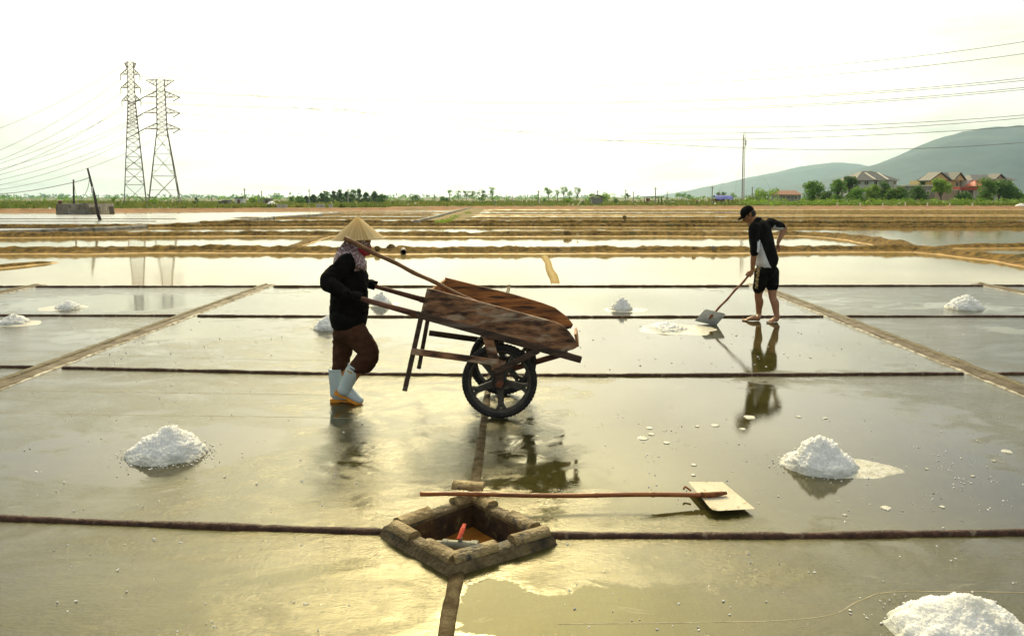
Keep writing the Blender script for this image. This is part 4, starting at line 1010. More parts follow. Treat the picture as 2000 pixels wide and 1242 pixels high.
# conical leaf hat
def hat_material():
    m, nt, b = nodes('palm_leaf_hat'); L = nt.links.new
    t = nn(nt, 'ShaderNodeTexCoord'); s = nn(nt, 'ShaderNodeSeparateXYZ'); L(t.outputs['Object'], s.inputs[0])
    def mt(op, a, c):
        n = nn(nt, 'ShaderNodeMath', operation=op)
        for i, v in enumerate((a, c)):
            if isinstance(v, (int, float)): n.inputs[i].default_value = v
            else: L(v, n.inputs[i])
        return n.outputs[0]
    an = mt('ARCTAN2', s.outputs[1], s.outputs[0])
    wv = mt('SINE', mt('MULTIPLY', an, 46), 0); seg = nn(nt, 'ShaderNodeTexNoise'); seg.noise_dimensions = '1D'; seg.inputs['Scale'].default_value = 4.5; L(an, seg.inputs['W'])
    rg = mt('SINE', mt('MULTIPLY', s.outputs[2], 420), 0)
    v = mt('ADD', mt('MULTIPLY', wv, .10), mt('ADD', mt('MULTIPLY', rg, .07), seg.outputs['Fac']))
    c = nn(nt, 'ShaderNodeValToRGB'); L(v, c.inputs[0]); c.color_ramp.elements[0].position = .25; c.color_ramp.elements[1].position = .75
    c.color_ramp.elements[0].color = (.68, .47, .16, 1); c.color_ramp.elements[1].color = (.93, .78, .42, 1); L(c.outputs[0], b.inputs['Base Color'])
    b.inputs['Roughness'].default_value = .45
    bp = nn(nt, 'ShaderNodeBump'); bp.inputs['Strength'].default_value = .35; bp.inputs['Distance'].default_value = .004; L(v, bp.inputs['Height']); L(bp.outputs[0], b.inputs['Normal'])
    tr = nn(nt, 'ShaderNodeBsdfTranslucent'); L(c.outputs[0], tr.inputs['Color']); ms = nn(nt, 'ShaderNodeMixShader'); ms.inputs[0].default_value = .55
    L(b.outputs[0], ms.inputs[1]); L(tr.outputs[0], ms.inputs[2]); L(ms.outputs[0], nt.nodes['Material Output'].inputs['Surface']); return m
HAT = hat_material()
apex = W(700, 422); brim = W(700, 466.5); up = Vector((-.03, -.02, 1)).normalized(); hr = .216; hh_ = (apex.z - brim.z)
rotq = up.to_track_quat('Z', 'Y').to_matrix()
def hatpart(name, prof, mat, n=96, pleat=.0):
    bm = bmesh.new(); rows = []
    for r, z in prof:
        rows.append([bm.verts.new((r * (1 + pleat * math.cos(k * 2 * math.pi / n * 16)) * math.cos(2 * math.pi * k / n), r * (1 + pleat * math.cos(k * 2 * math.pi / n * 16)) * math.sin(2 * math.pi * k / n), z)) for k in range(n)])
    for a, b in zip(rows, rows[1:]):
        for k in range(n): bm.faces.new((a[k], a[(k + 1) % n], b[(k + 1) % n], b[k]))
    me = bpy.data.meshes.new(name); bmesh.ops.recalc_face_normals(bm, faces=bm.faces); bm.to_mesh(me); bm.free(); me.materials.append(mat)
    for p in me.polygons: p.use_smooth = True
    o = bpy.data.objects.new(name, me); COL.objects.link(o); return o
m_ = 15; prof = [(hr * (1 - t / m_) + .001, hh_ * (t / m_) ** 1.04 + .0022 * (t % 2)) for t in range(m_ + 1)]
ht = hatpart('conical_hat', prof, HAT, pleat=.006); ht.parent = woman; ht.location = brim - wloc(woman); ht.rotation_euler = rotq.to_euler()
lin = hatpart('lining', [(hr * .995, .001), (hr * .97, .006), (hr * .6, hh_ * .30), (hr * .3, hh_ * .5)], SCARF); lin.parent = ht
rimo = hatpart('brim_hoop', [(hr + .001 + .004 * math.cos(a), .001 + .004 * math.sin(a)) for a in [i * math.pi / 3 for i in range(7)]], M('hoop', (.35, .22, .09), (.5, .34, .14), 20, .6)); rimo.parent = ht

# ------------------------------------------------------------------ man with the shovel
YM = 10.75; mf = Vector((-.82, .57, 0)); ml = Vector((-.57, -.82, 0))
ftm = P(1494, 628, YM); man = thing('person', 'barefoot man in black cap, black shirt and shorts scraping salt with a shovel', 'person', (ftm.x, YM, 0))
def Q(px, py, y=YM): return P(px, py, y)
pelm, chm, nkm, hdm = Q(1498, 521, 10.77), Q(1489, 462, 10.79), Q(1479, 434, 10.84), Q(1462, 420.5, 10.88)
sL, eL, sR, eR = Q(1474, 446, 10.66), Q(1473, 493, 10.58), Q(1506, 437, 10.95), Q(1532, 444.5, 11.0)
gripL = Q(1467.5, 537, 10.62); wL = gripL + Vector((.012, 0, .07)); wR = Q(1520, 473, 10.93)
hL, kL, aL = Q(1488, 532, 10.71), Q(1481, 578, 10.80), Q(1482.5, 615, 10.87); hR, kR, aR = Q(1507, 530, 10.84), Q(1509, 580, 10.74), Q(1518.5, 620, 10.66)
bm = bmesh.new()
mfw = Vector((-.78, .10, -.60)); mat_ = head(bm, hdm, mfw, (-.5, 0, .85), .98)
limb(bm, [hdm + Vector((.03, 0, -.02)), nkm, Q(1483, 445, 10.82)], [.054, .054, .055])
limb(bm, [Q(1489, 456, 10.80), chm, Q(1494, 495, 10.78), pelm], [(.15, .09), (.155, .10), (.13, .095), (.14, .10)], ref=ml)
for s, e, w in ((sL, eL, wL), (sR, eR, wR)): limb(bm, [s, s.lerp(e, .5), e, e.lerp(w, .4), w], [.052, .046, .040, .041, .027])
for h, k, a in ((hL, kL, aL), (hR, kR, aR)):
    cf = k.lerp(a, .30) - mf * .012
    limb(bm, [h, h.lerp(k, .5), k, cf, k.lerp(a, .72), a], [.085, .075, .053, .057, .042, .035])
def foot(a, toe, heel):
    toe = Vector(toe); heel = Vector(heel); d = (toe - heel); d.z = 0; L_ = d.length; d.normalize(); s = Vector((-d.y, d.x, 0))
    limb(bm, [a, heel + Vector((0, 0, .045)) + d * .035], [.034, .034])
    limb(bm, [heel + Vector((0, 0, .031)) + d * .03, heel + d * L_ * .4 + Vector((0, 0, .04)), heel + d * L_ * .72 + Vector((0, 0, .026))], [(.030, .030), (.036, .034), (.042, .022)], ref=s)
    for k, (o, q) in enumerate(((-.030, .98), (-.012, .97), (.004, .93), (.018, .89), (.031, .84))):
        limb(bm, [heel + d * L_ * .68 + s * o + Vector((0, 0, .018)), heel + d * L_ * q + s * o * 1.15 + Vector((0, 0, .012))], [.012, .0105 if k else .013], n=8)
tl_ = G(1451, 627); hl_ = tl_ + Vector((.245, -.01, 0)); foot(aL, tl_, hl_)
tr_ = G(1502, 631.5); hr_ = tr_ + Vector((.165, .13, 0)); foot(aR, tr_, hr_)
# hands: the left closed on the shaft, the right resting on the hip
SH0, SH1 = Q(1471.5, 528.5, 10.63), Q(1389, 618, 10.44); sax = (SH1 - SH0).normalized()
gripL = SH0 + sax * .07
hand(bm, gripL, sax, gripL + Vector((.03, 0, .085)), .017, flip=-1, thumb=1, rs=1.0)
limb(bm, [wL, gripL + Vector((.02, 0, .05))], [.027, .024])
pc = wR + Vector((-.012, -.02, -.05)); limb(bm, [wR, pc], [(.026, .022), (.034, .018)])
for k in range(4): o = Vector((.012 * (k - 1.5), .012 * (1.5 - k), 0)); limb(bm, [pc + o * 1.2 + Vector((0, 0, -.02)), pc + o * 1.6 + Vector((-.01, -.02, -.06)), pc + o * 1.6 + Vector((-.03, -.03, -.085))], [.0095, .009, .008], n=8)
limb(bm, [pc + Vector((.02, .0, .0)), pc + Vector((.035, -.015, -.035))], [.011, .009], n=8)
mbody = mobj('body', fuse(bm, .0062, 2), SKIN, man)
for k in (-1, 1):
    bm = bmesh.new(); ball(bm, mat_(.031 * k, .083, .012), (.012, .008, .006), None, 2); bobj('eye', bm, M('dark_eye', (.02, .012, .01), None, 5, .3), man, smooth=True)
# shirt
bm = bmesh.new()
limb(bm, [nkm + Vector((.01, 0, -.01)), Q(1484, 441, 10.82), Q(1487, 448, 10.81)], [.078, .10, .12], n=18)
limb(bm, [Q(1480, 436, 10.83), Q(1486, 443, 10.81), chm, Q(1494, 490, 10.78), Q(1497.5, 509, 10.78)], [(.075, .06), (.185, .115), (.195, .135), (.185, .145), (.20, .155)], ref=ml, n=24, sub=6)
limb(bm, [sL - ml * .06, sL, sL.lerp(eL, .5), sL.lerp(eL, .97)], [(.075, .07), (.078, .075), (.072, .082), (.068, .088)], n=18)
limb(bm, [sR + ml * .06, sR, sR.lerp(eR, .45), sR.lerp(eR, .72)], [(.07, .07), (.074, .074), (.072, .07), (.072, .07)], n=18)
me = fuse(bm, .0075, 3); fold(me, .008, 8, (1, 1, .6), 11); crease(me, .009, 9, (.3, .2, -1), 5)
shirt = mobj('shirt', me, BLACK, man); off = wloc(man)
axm = lambda c: Q(1489, 462, 10.79).lerp(Q(1497, 512, 10.78), (chm.z - c.z) / .36)
def side_c(c, n_):
    if c.z > Q(1480, 470).z or c.z < Q(1475, 524).z: return False
    q = c - axm(c); t = (Q(1480, 470).z - c.z) / .36
    ab = eL - sL; u_ = max(0, min(1.05, (c - sL).dot(ab) / ab.length_squared))
    if (c - sL - ab * u_).length < .098: return False
    return q.dot(ml) > .06 and -.02 - .07 * t < q.dot(mf) < .14 and (c - sL.lerp(eL, .6)).length > .0 and n_.dot(ml) > .1
mobj('side_panel', patch(shirt.data, off, side_c), WHITEC, shirt)
def slv(c, n_): return (c - sL.lerp(eL, .72)).length < .13 and n_.dot(Vector((.93, -.36, 0))) > .72 and c.z < Q(1470, 468).z and c.z > Q(1470, 491).z
mobj('sleeve_panel', patch(shirt.data, off, slv), WHITEC, shirt)
mobj('sleeve_panel', patch(shirt.data, off, lambda c, n_: (c - sR.lerp(eR, .35)).length < .12 and n_.z < -.35), WHITEC, shirt)
bm = bmesh.new(); ring(bm, nkm + Vector((.02, -.004, -.02)), .078, .074, .055, axis=(-.5, .1, .85)); mobj('collar', fuse(bm, .006, 2), BLACK, shirt)
# shorts with a patterned stripe
bm = bmesh.new()
limb(bm, [Q(1497, 507, 10.78), pelm, Q(1498, 532, 10.78)], [(.165, .125), (.17, .13), (.155, .12)], ref=ml, n=20)
limb(bm, [hL, hL.lerp(kL, .45), Q(1481.5, 562, 10.78)], [(.095, .105), (.09, .095), (.088, .088)], n=18)
limb(bm, [hR, hR.lerp(kR, .45), Q(1508, 558, 10.77)], [(.095, .105), (.09, .095), (.088, .088)], n=18)
me = fuse(bm, .0075, 3); fold(me, .007, 9, (1, 1, .5), 21)
shorts = mobj('shorts', me, BLACK, man)
def strp(c, n_):
    t = (Q(1480, 521).z - c.z) / (Q(1480, 521).z - Q(1475, 563).z)
    if t < .02 or t > .99: return False
    w_ = c - Q(lerp(1484, 1475.5, t), lerp(521, 563, t), 10.68); return abs(w_.dot(Vector((.82, -.57, 0)))) < .022 and n_.dot(Vector((-.5, -.8, 0))) > .25 and c.y < 10.78
def stripe_material():
    m, nt, b = nodes('gold_stripe'); L = nt.links.new
    t = nn(nt, 'ShaderNodeTexCoord'); s = nn(nt, 'ShaderNodeSeparateXYZ'); L(t.outputs['Object'], s.inputs[0])
    w = nn(nt, 'ShaderNodeTexChecker'); mp = nn(nt, 'ShaderNodeMapping'); L(t.outputs['Object'], mp.inputs[0]); mp.inputs['Scale'].default_value = (26, 26, 34); L(mp.outputs[0], w.inputs['Vector']); w.inputs['Scale'].default_value = 1
    w.inputs['Color1'].default_value = (.62, .45, .20, 1); w.inputs['Color2'].default_value = (.10, .07, .03, 1); L(w.outputs['Color'], b.inputs['Base Color']); b.inputs['Roughness'].default_value = .6; return m
mobj('stripe', patch(shorts.data, off, strp, .004), stripe_material(), shorts)
# cap and hair
cf_ = mfw.normalized(); cu_ = Vector((-.5, 0, .85)); cu_ = (cu_ - cf_ * cu_.dot(cf_)).normalized(); cr_ = cf_.cross(cu_); crot = Matrix((cr_, cf_, cu_)).transposed()
bm = bmesh.new(); ball(bm, mat_(0, -.012, .052), (.086, .103, .088), crot, 3)
bmesh.ops.bisect_plane(bm, geom=bm.verts[:] + bm.edges[:] + bm.faces[:], plane_co=mat_(0, 0, .035), plane_no=-cu_, clear_outer=True)
cap = bobj('cap', bm, BLACK, man, smooth=True)
bm = bmesh.new(); vr = []
for j in range(5):
    row = []
    for k in range(13):
        a = R(lerp(18, 162, k / 12)); ext = lerp(0, .078, j / 4) * math.sin(a) ** .6
        row.append(bm.verts.new(mat_((.088 + ext * .08) * math.cos(a), -.012 + .104 * math.sin(a) + ext, .044 + .010 * math.sin(a) - .30 * ext * (j / 4) - .012 * math.cos(a) ** 2)))
    vr.append(row)
fs = [bm.faces.new((a[k], a[k + 1], b[k + 1], b[k])) for a, b in zip(vr, vr[1:]) for k in range(12)]
bmesh.ops.solidify(bm, geom=fs, thickness=.004); bobj('visor', bm, BLACK, cap, smooth=True)
bm = bmesh.new(); ball(bm, mat_(.084, .035, .075), (.004, .012, .007), crot, 2); bobj('badge', bm, M('pale_print', (.6, .6, .55), None, 5, .6), cap)
bm = bmesh.new(); ball(bm, mat_(0, -.045, -.002), (.076, .066, .062), crot, 3)
for k in (-1, 1): limb(bm, [mat_(.072 * k, .012, .035), mat_(.073 * k, .010, -.002)], [.010, .006], n=8)
hm_ = fuse(bm, .006, 2); fold(hm_, .006, 60, (1, 1, 1), 4); mobj('hair', hm_, M('black_hair', (.008, .006, .005), (.02, .016, .012), 50, .6, bump=.6, bscale=200), man)
# his shovel
ms_ = thing('shovel', 'shovel with red brown shaft and grey metal blade held by the man', 'shovel', (SH1.x, SH1.y, 0))
bm = bmesh.new(); tube(bm, [SH0.lerp(SH1, t / 16) + Vector((0, 0, .006 * math.sin(t * 1.1))) for t in range(17)], [.0155 + .001 * math.sin(t * 2) for t in range(17)], n=10); bobj('shaft', bm, M('red_shaft', (.16, .045, .02), (.30, .10, .045), 6, .6, bump=.3, bscale=30), ms_, smooth=True)
bm = bmesh.new(); tube(bm, [SH0 - sax * .035, SH0 + sax * .03], .019, n=10); bobj('grip', bm, M('yellow_tape', (.55, .33, .03), (.65, .42, .06), 8, .6), ms_)
bm = bmesh.new(); tube(bm, [SH1 - sax * .09, SH1 - sax * .01, SH1 + sax * .05], [.02, .02, .008], n=10); bobj('socket', bm, MATS['rusty_socket'], ms_, smooth=True)
crn = [Q(1357, 625, 10.56), Q(1378, 602, 10.46), Q(1419, 611.5, 10.30), Q(1399, 635, 10.42)]
cen = sum(crn, Vector()) / 4; crn = [c + (SH1 + Vector((0, .012, -.012)) - Q(1389, 618, 10.43)) for c in crn]
bm = bmesh.new(); f_ = bm.faces.new([bm.verts.new(p) for p in rounded(crn, (.01, .03, .04, .01))]); bmesh.ops.solidify(bm, geom=[f_], thickness=.003)
bobj('blade', bm, M('grey_sheet', (.42, .44, .46), (.58, .60, .60), 10, .42, .55, metal=.5, bump=.2, bscale=60, c3=(.26, .22, .17), s3=34, lo3=.63, hi3=.70), ms_)
# ================================================================== FAR THINGS
def gx(px, Y): return P(px, 385, Y).x
def zz_(py, Y): return P(1000, py, Y).z
GREENS = [M('leaf_mid', (.10, .25, .012), (.19, .37, .022), 1.5, .6, transl=.55, rnd=.2), M('leaf_dark', (.055, .16, .012), (.11, .24, .02), 1.5, .6, transl=.5, rnd=.2),
          M('leaf_bright', (.19, .33, .012), (.28, .43, .025), 1.5, .6, transl=.55, rnd=.15), M('leaf_pine', (.035, .10, .022), (.065, .14, .03), 1.5, .7, transl=.25, rnd=.2)]
BARK = M('bark', (.06, .045, .03), (.13, .10, .07), 3, .9, bump=.4, bscale=10)
def leaves(bm, c, r, n, size, rnd, squash=.8):
    for _ in range(n):
        v = Vector((rnd.gauss(0, 1), rnd.gauss(0, 1), rnd.gauss(0, 1))).normalized() * r * rnd.uniform(.35, 1) ** .6; v.z *= squash
        p = c + v; a = Vector((rnd.uniform(-1, 1), rnd.uniform(-1, 1), rnd.uniform(-.7, .7))).normalized() * size * rnd.uniform(.6, 1.2); b = a.orthogonal().normalized() * size * rnd.uniform(.35, .6)
        bm.faces.new([bm.verts.new(p - a), bm.verts.new(p + b - a * .1), bm.verts.new(p + a), bm.verts.new(p - b - a * .1)])
def tree(px, Y, ty, wpx, kind, label, seed, name='tree', shape='round', clumps=16, per=46, low=.35, group='far trees'):
    rnd = random.Random(seed); x = gx(px, Y); h = zz_(ty, Y); w = wpx * Y / F
    t = thing(name, label, 'tree', (x, Y, 0), group); base = Vector((x, Y, -.02))
    bm = bmesh.new(); lean = Vector((rnd.uniform(-.05, .05) * h, rnd.uniform(-.05, .05) * h, 0))
    top = base + lean + Vector((0, 0, h * .86)); r0 = .03 * h
    tube(bm, [base, base.lerp(top, .3) + Vector((rnd.uniform(-.02, .02) * h, 0, 0)), base.lerp(top, .6), top], [r0, r0 * .75, r0 * .45, r0 * .12], n=7)
    cents = []
    for k in range(clumps):
        if shape == 'cone':
            u = rnd.uniform(.12, 1); rad = w * .5 * (1 - u) ** .8 + .05; a = rnd.uniform(0, 6.28); q = rnd.random() ** .5
            c = base + lean * u + Vector((math.cos(a) * rad * q, math.sin(a) * rad * q, h * (low * .3 + (1 - low * .3) * u * .97)))
        elif shape == 'tuft':
            a = rnd.uniform(0, 6.28); q = rnd.uniform(.1, 1) ** .6; c = base + lean + Vector((math.cos(a) * w * .42 * q, math.sin(a) * w * .4 * q, h * rnd.uniform(.52, .95)))
        else:
            a = rnd.uniform(0, 6.28); u = rnd.uniform(-1, 1); q = (1 - u * u) ** .5 * rnd.uniform(.35, 1)
            c = base + lean + Vector((math.cos(a) * w * .42 * q, math.sin(a) * w * .42 * q, h * (low + (1 - low) * (.5 + .46 * u))))
        cents.append(c)
        if k % 2 == 0: s = base.lerp(top, rnd.uniform(.3, .65)); tube(bm, [s, s.lerp(c, .6) + Vector((0, 0, .04 * h)), c], [r0 * .4, r0 * .25, r0 * .08], n=5)
    bobj('trunk', bm, BARK, t)
    bm = bmesh.new()
    for c in cents:
        rr = w * (rnd.uniform(.13, .24) if shape != 'cone' else rnd.uniform(.10, .18)); leaves(bm, c, rr, per, max(.10, .045 * w + .05), rnd)
    o = bobj('crown', bm, GREENS[kind], t, recalc=False)
    return t
TR = [  # px, Y, top, width, kind, label, shape
    (1500, 175, 370, 46, 2, 'low leafy tree between the radio mast and the small tiled house', 'tuft'), (1476, 190, 380, 40, 2, 'bright bush just right of the radio mast', 'round'), (1590, 158, 355, 46, 0, 'round green tree just right of the small tiled house', 'round'),
    (1612, 168, 373, 30, 1, 'dark small tree between the small house and the white villa', 'round'), (1636, 156, 352, 40, 0, 'tree left of the white villa with spreading crown', 'round'), (1657, 164, 344, 30, 1, 'taller feathery tree at the left wall of the white villa', 'tuft'),
    (1672, 152, 369, 46, 0, 'yellow green tree before the left corner of the white villa', 'round'), (1703, 152, 362, 34, 2, 'slender light green tree before the middle of the white villa', 'round'), (1730, 153, 356, 34, 1, 'dark upright tree before the right half of the white villa', 'round'),
    (1752, 150, 367, 44, 0, 'tree at the right corner of the white villa', 'round'), (1738, 150, 372, 30, 2, 'short bright tree below the right corner of the white villa', 'round'), (1790, 152, 365, 38, 1, 'green tree before the grey yard wall', 'round'),
    (1838, 151, 349, 38, 2, 'airy tree before the yellow gabled house', 'tuft'), (1806, 170, 352, 16, 1, 'thin palm like tree at the left of the yellow house', 'tuft'), (1925, 150, 351, 44, 0, 'large tree before the left half of the grey roofed house', 'round'),
    (1950, 152, 354, 50, 1, 'wide dark tree before the middle of the grey roofed house', 'round'), (1976, 151, 362, 40, 0, 'tree at the right end of the grey roofed house', 'round'), (1884, 148, 379, 38, 1, 'low dark bush below the red roof', 'round'), (1998, 158, 382, 30, 0, 'bush at the right edge of the picture below the houses', 'round'),
    (1064, 250, 389, 10, 1, 'small bush left of the middle eucalyptus group', 'round'), (1071, 260, 366, 20, 0, 'leftmost and darkest of the middle eucalyptus group', 'tuft'), (1089, 300, 369, 10, 0, 'thin second tree of the middle eucalyptus group', 'tuft'), (1101, 290, 365, 17, 0, 'third tree of the middle eucalyptus group', 'tuft'), (1113, 300, 372, 14, 0, 'short fourth tree of the middle eucalyptus group', 'tuft'), (1127, 285, 365, 15, 0, 'rightmost tree of the middle eucalyptus group', 'tuft'),
    (1108, 215, 388, 26, 2, 'bright bush below the middle eucalyptus group', 'round'), (1185, 230, 379, 40, 2, 'light green bush left of the open shed', 'round'), (1156, 260, 380, 26, 0, 'greyish bush left of the thatched hut', 'round'), (1226, 260, 376, 10, 1, 'small lone palm left of the open shed', 'tuft'), (1203, 184, 388, 12, 1, 'reddish dry bush before the hut', 'round'),
    (1331, 330, 376, 22, 0, 'grey green tree between the open shed and the blue tarp', 'tuft'), (1345, 320, 380, 14, 0, 'slim tree left of the blue tarp', 'tuft'), (1410, 300, 376, 20, 1, 'tree behind the blue tarp shelter', 'tuft'), (1432, 310, 378, 14, 0, 'small tree right of the blue tarp shelter', 'tuft'),
    (810, 230, 381, 26, 1, 'round bush right of the casuarina grove', 'round'), (866, 240, 384, 24, 1, 'dark bush left of the tall roadside trees', 'round'), (878, 330, 371, 12, 0, 'thin leftmost of the tall roadside trees', 'tuft'), (896, 330, 372, 12, 0, 'thin second of the tall roadside trees', 'tuft'), (911, 300, 371, 15, 0, 'third of the tall roadside trees', 'tuft'), (924, 290, 373, 16, 0, 'fourth of the tall roadside trees', 'tuft'), (941, 260, 371, 22, 1, 'broad dark fifth of the tall roadside trees', 'round'), (962, 290, 364, 16, 0, 'tallest and rightmost of the roadside trees', 'tuft'),
    (567, 215, 376, 16, 1, 'dark tree standing apart left of the casuarina grove', 'round'), (382, 195, 386, 12, 3, 'small conical conifer right of the pylons', 'cone'), (300, 190, 391, 24, 2, 'bush between the feet of the pylons', 'round'), (222, 260, 384, 14, 0, 'small hazy tree left of the pylons', 'tuft'), (60, 185, 395, 16, 1, 'low dark bush left of the concrete tank', 'round'), (84, 185, 395, 12, 0, 'scrubby bush just left of the concrete tank', 'tuft'),
    (495, 240, 389, 40, 2, 'bush by the small white sheds', 'round'), (540, 900, 378, 20, 1, 'pale hazy tree far behind the small white sheds', 'round')]
for k, (px, Y, ty, w, kd, lb, shp) in enumerate(TR):
    near_ = px > 1560 or Y < 160
    tree(px, Y, ty, w, kd, lb, 100 + k, shape=shp, clumps=34 if near_ else 14, per=64 if near_ else 34, low=.10 if near_ else .15)
gr_n = ['first', 'second', 'third', 'fourth', 'fifth', 'sixth', 'seventh', 'eighth', 'ninth', 'tenth', 'eleventh', 'twelfth', 'thirteenth']
for k, (px, ty, w) in enumerate([(586, 385, 22), (598, 384, 22), (612, 382, 26), (628, 378, 24), (638, 373, 22), (652, 374, 22), (664, 370, 22), (677, 375, 22), (690, 371, 22), (703, 369, 22), (716, 375, 24), (732, 374, 28), (745, 381, 22)]):
    tree(px, 205 + (k % 3) * 5, ty, w, 3 if k % 4 else 1, gr_n[k] + ' casuarina from the left in the dark grove', 300 + k, shape='cone' if k % 4 else 'round', clumps=26, per=42, low=.1, group='casuarina grove')
# rough grass and scrub on the land beyond the red bank
GRASS = M('field_grass', (.10, .18, .015), (.26, .26, .05), .09, .9, transl=.3)
bm = bmesh.new(); rnd = random.Random(9)
for _ in range(16000):
    Y = 128 * (1 + 1.6 * rnd.random() ** 1.6); X = rnd.uniform(-.80, .80) * Y; n_ = noise.noise((X * .03, Y * .06, 1))
    if n_ < -.08 and rnd.random() < .75: continue
    h = rnd.uniform(.25, .6) * (1 + 1.4 * max(0, n_)) * (1.6 if X > 70 else 1); w = rnd.uniform(.2, .6); a = rnd.uniform(0, 3.14)
    dx, dy = math.cos(a) * w, math.sin(a) * w
    p = Vector((X, Y, -.05)); bm.faces.new([bm.verts.new(p + Vector((-dx, -dy, 0))), bm.verts.new(p + Vector((dx, dy, 0))), bm.verts.new(p + Vector((dx * .5 + rnd.uniform(-.1, .1), dy * .5, h))), bm.verts.new(p + Vector((-dx * .6, -dy * .6, h * .8)))])
tag(bobj('grass', bm, GRASS, recalc=False), 'rough green grass and scrub on the land beyond the salt ponds', 'grass', kind='stuff')
bm = bmesh.new()
for _ in range(420):
    Y = rnd.uniform(138, 150); px = rnd.uniform(1450, 2100); X = gx(px, Y)
    leaves(bm, Vector((X, Y, rnd.uniform(.2, 1.2))), rnd.uniform(.5, 1.0), 14, .25, rnd, .6)
tag(bobj('undergrowth', bm, GREENS[2], recalc=False), 'tangled green undergrowth in front of the houses', 'undergrowth', kind='stuff')
bm = bmesh.new()
for _ in range(70):
    u_ = rnd.random(); c_ = G(lerp(850, 915, u_) + rnd.uniform(-4, 16) * (1 - u_ * .6), lerp(436, 414, u_), .2); leaves(bm, c_, .28, 8, .07, rnd, .4)
tag(bobj('dyke_grass', bm, GREENS[2], recalc=False), 'green weeds growing on the concrete dyke', 'weeds', kind='stuff')
bm = bmesh.new()                                                      # low vegetation line closing the fields
for _ in range(430):
    Y = rnd.uniform(380, 620); X = rnd.uniform(-.8, .8) * Y; leaves(bm, Vector((X, Y, rnd.uniform(0, 1.6) + 1.2 * max(0, noise.noise((X * .02, 0, 4))))), rnd.uniform(1.2, 3), 7, .9, rnd, .5)
tag(bobj('hedgerows', bm, GREENS[0], recalc=False), 'far hedgerows and scrub along the horizon', 'hedgerow', kind='stuff')
bm = bmesh.new()
for _ in range(260):
    Y = rnd.uniform(1500, 1900); X = rnd.uniform(-.8, .12) * Y; leaves(bm, Vector((X, Y, rnd.uniform(0, 5))), rnd.uniform(5, 12), 9, 3.2, rnd, .5)
tag(bobj('far_woods', bm, GREENS[1], recalc=False), 'pale hazy woods on the left horizon', 'woods', kind='stuff')

# ------------------------------------------------------------------ hills
HILL = M('hazed_wooded_hill', (.020, .045, .060), (.045, .08, .085), .012, .95)  # blue of the distant haze is mixed into the colour of the woods
def hill(prof, Y, depth, seed):
    s = spline(prof, 8); bm = bmesh.new(); rows = []; m = 28
    for px, py in s:
        row = []
        for j in range(m + 1):
            v = j / m * 2 - 1; y = Y + v * depth; f = (math.cos(v * math.pi / 2)) ** 1.3; x = gx(px, Y); h = max(0, zz_(py, Y)) * f
            row.append(bm.verts.new((x + 40 * noise.noise((x * .004, y * .004, seed)), y, h * (1 + .10 * noise.noise((x * .006, y * .006, seed))) + (f * 3 * noise.noise((x * .03, y * .03, seed))) - 2)))
        rows.append(row)
    for a, b in zip(rows, rows[1:]):
        for k in range(m): bm.faces.new((a[k], a[k + 1], b[k + 1], b[k]))
    tag(bobj('hill', bm, HILL, smooth=True), kind='structure')
hill([(1420, 389), (1500, 378), (1560, 362), (1620, 347), (1680, 330), (1740, 312), (1790, 294), (1840, 272), (1890, 257), (1940, 250), (1985, 254), (2040, 272), (2120, 300), (2250, 330), (2500, 372)], 2600, 700, 3)
hill([(1180, 389), (1300, 380), (1400, 362), (1480, 344), (1560, 328), (1630, 319), (1690, 327), (1760, 345), (1900, 372)], 4300, 800, 8)
hill([(-400, 380), (-100, 383), (100, 387), (300, 389)], 4300, 700, 5)

# ------------------------------------------------------------------ houses on the right
SLATE = M('slate_roof', (.055, .06, .068), (.10, .105, .115), 2, .7, stretch=(1, 1, 4)); TERRA = M('terracotta_roof', (.22, .09, .05), (.34, .15, .09), 2, .8); REDR = M('red_roof', (.42, .055, .03), (.55, .085, .05), 2, .6)
WHITEW = M('white_wall', (.60, .60, .56), (.72, .71, .66), .8, .85); CREAMW = M('cream_wall', (.66, .50, .22), (.74, .58, .29), .8, .85); GREYW = M('grey_wall', (.22, .21, .20), (.32, .31, .29), .8, .9); PINKW = M('pink_wall', (.50, .33, .24), (.58, .40, .30), .8, .9)
DARKG = M('window_glass', (.02, .025, .03), (.04, .045, .05), 2, .12); TRIM = M('pale_trim', (.68, .64, .52), None, 2, .8); WOODB = M('brown_door', (.12, .05, .025), None, 2, .7)
def hbox(nm, par, x0, x1, y0, y1, z0, z1, mat):
    bm = bmesh.new(); box(bm, ((x0 + x1) / 2, (y0 + y1) / 2, (z0 + z1) / 2), (x1 - x0, y1 - y0, z1 - z0)); return bobj(nm, bm, mat, par)
def win(par, px, py, wp, hp, Y, arch=False, nm='window', fm=TRIM):
    x, z, w, h = gx(px, Y), zz_(py, Y), wp * Y / F, hp * Y / F
    bm = bmesh.new(); t_ = .12
    for a, b, c, d in ((x - w / 2 - t_, x + w / 2 + t_, z + h / 2, z + h / 2 + t_), (x - w / 2 - t_, x + w / 2 + t_, z - h / 2 - t_, z - h / 2), (x - w / 2 - t_, x - w / 2, z - h / 2, z + h / 2), (x + w / 2, x + w / 2 + t_, z - h / 2, z + h / 2), (x - .03, x + .03, z - h / 2, z + h / 2)):
        box(bm, ((a + b) / 2, Y - .05, (c + d) / 2), (b - a, .1, d - c))
    f = bobj(nm, bm, fm, par)
    bm = bmesh.new(); box(bm, (x, Y - .012, z), (w, .02, h))
    if arch:
        q = [(x + w / 2 * math.cos(R(a)), z + h / 2 + w / 2 * math.sin(R(a))) for a in range(0, 181, 20)]; prism(bm, q, Y - .03, Y - .004)
    bobj('pane', bm, DARKG, f); return f
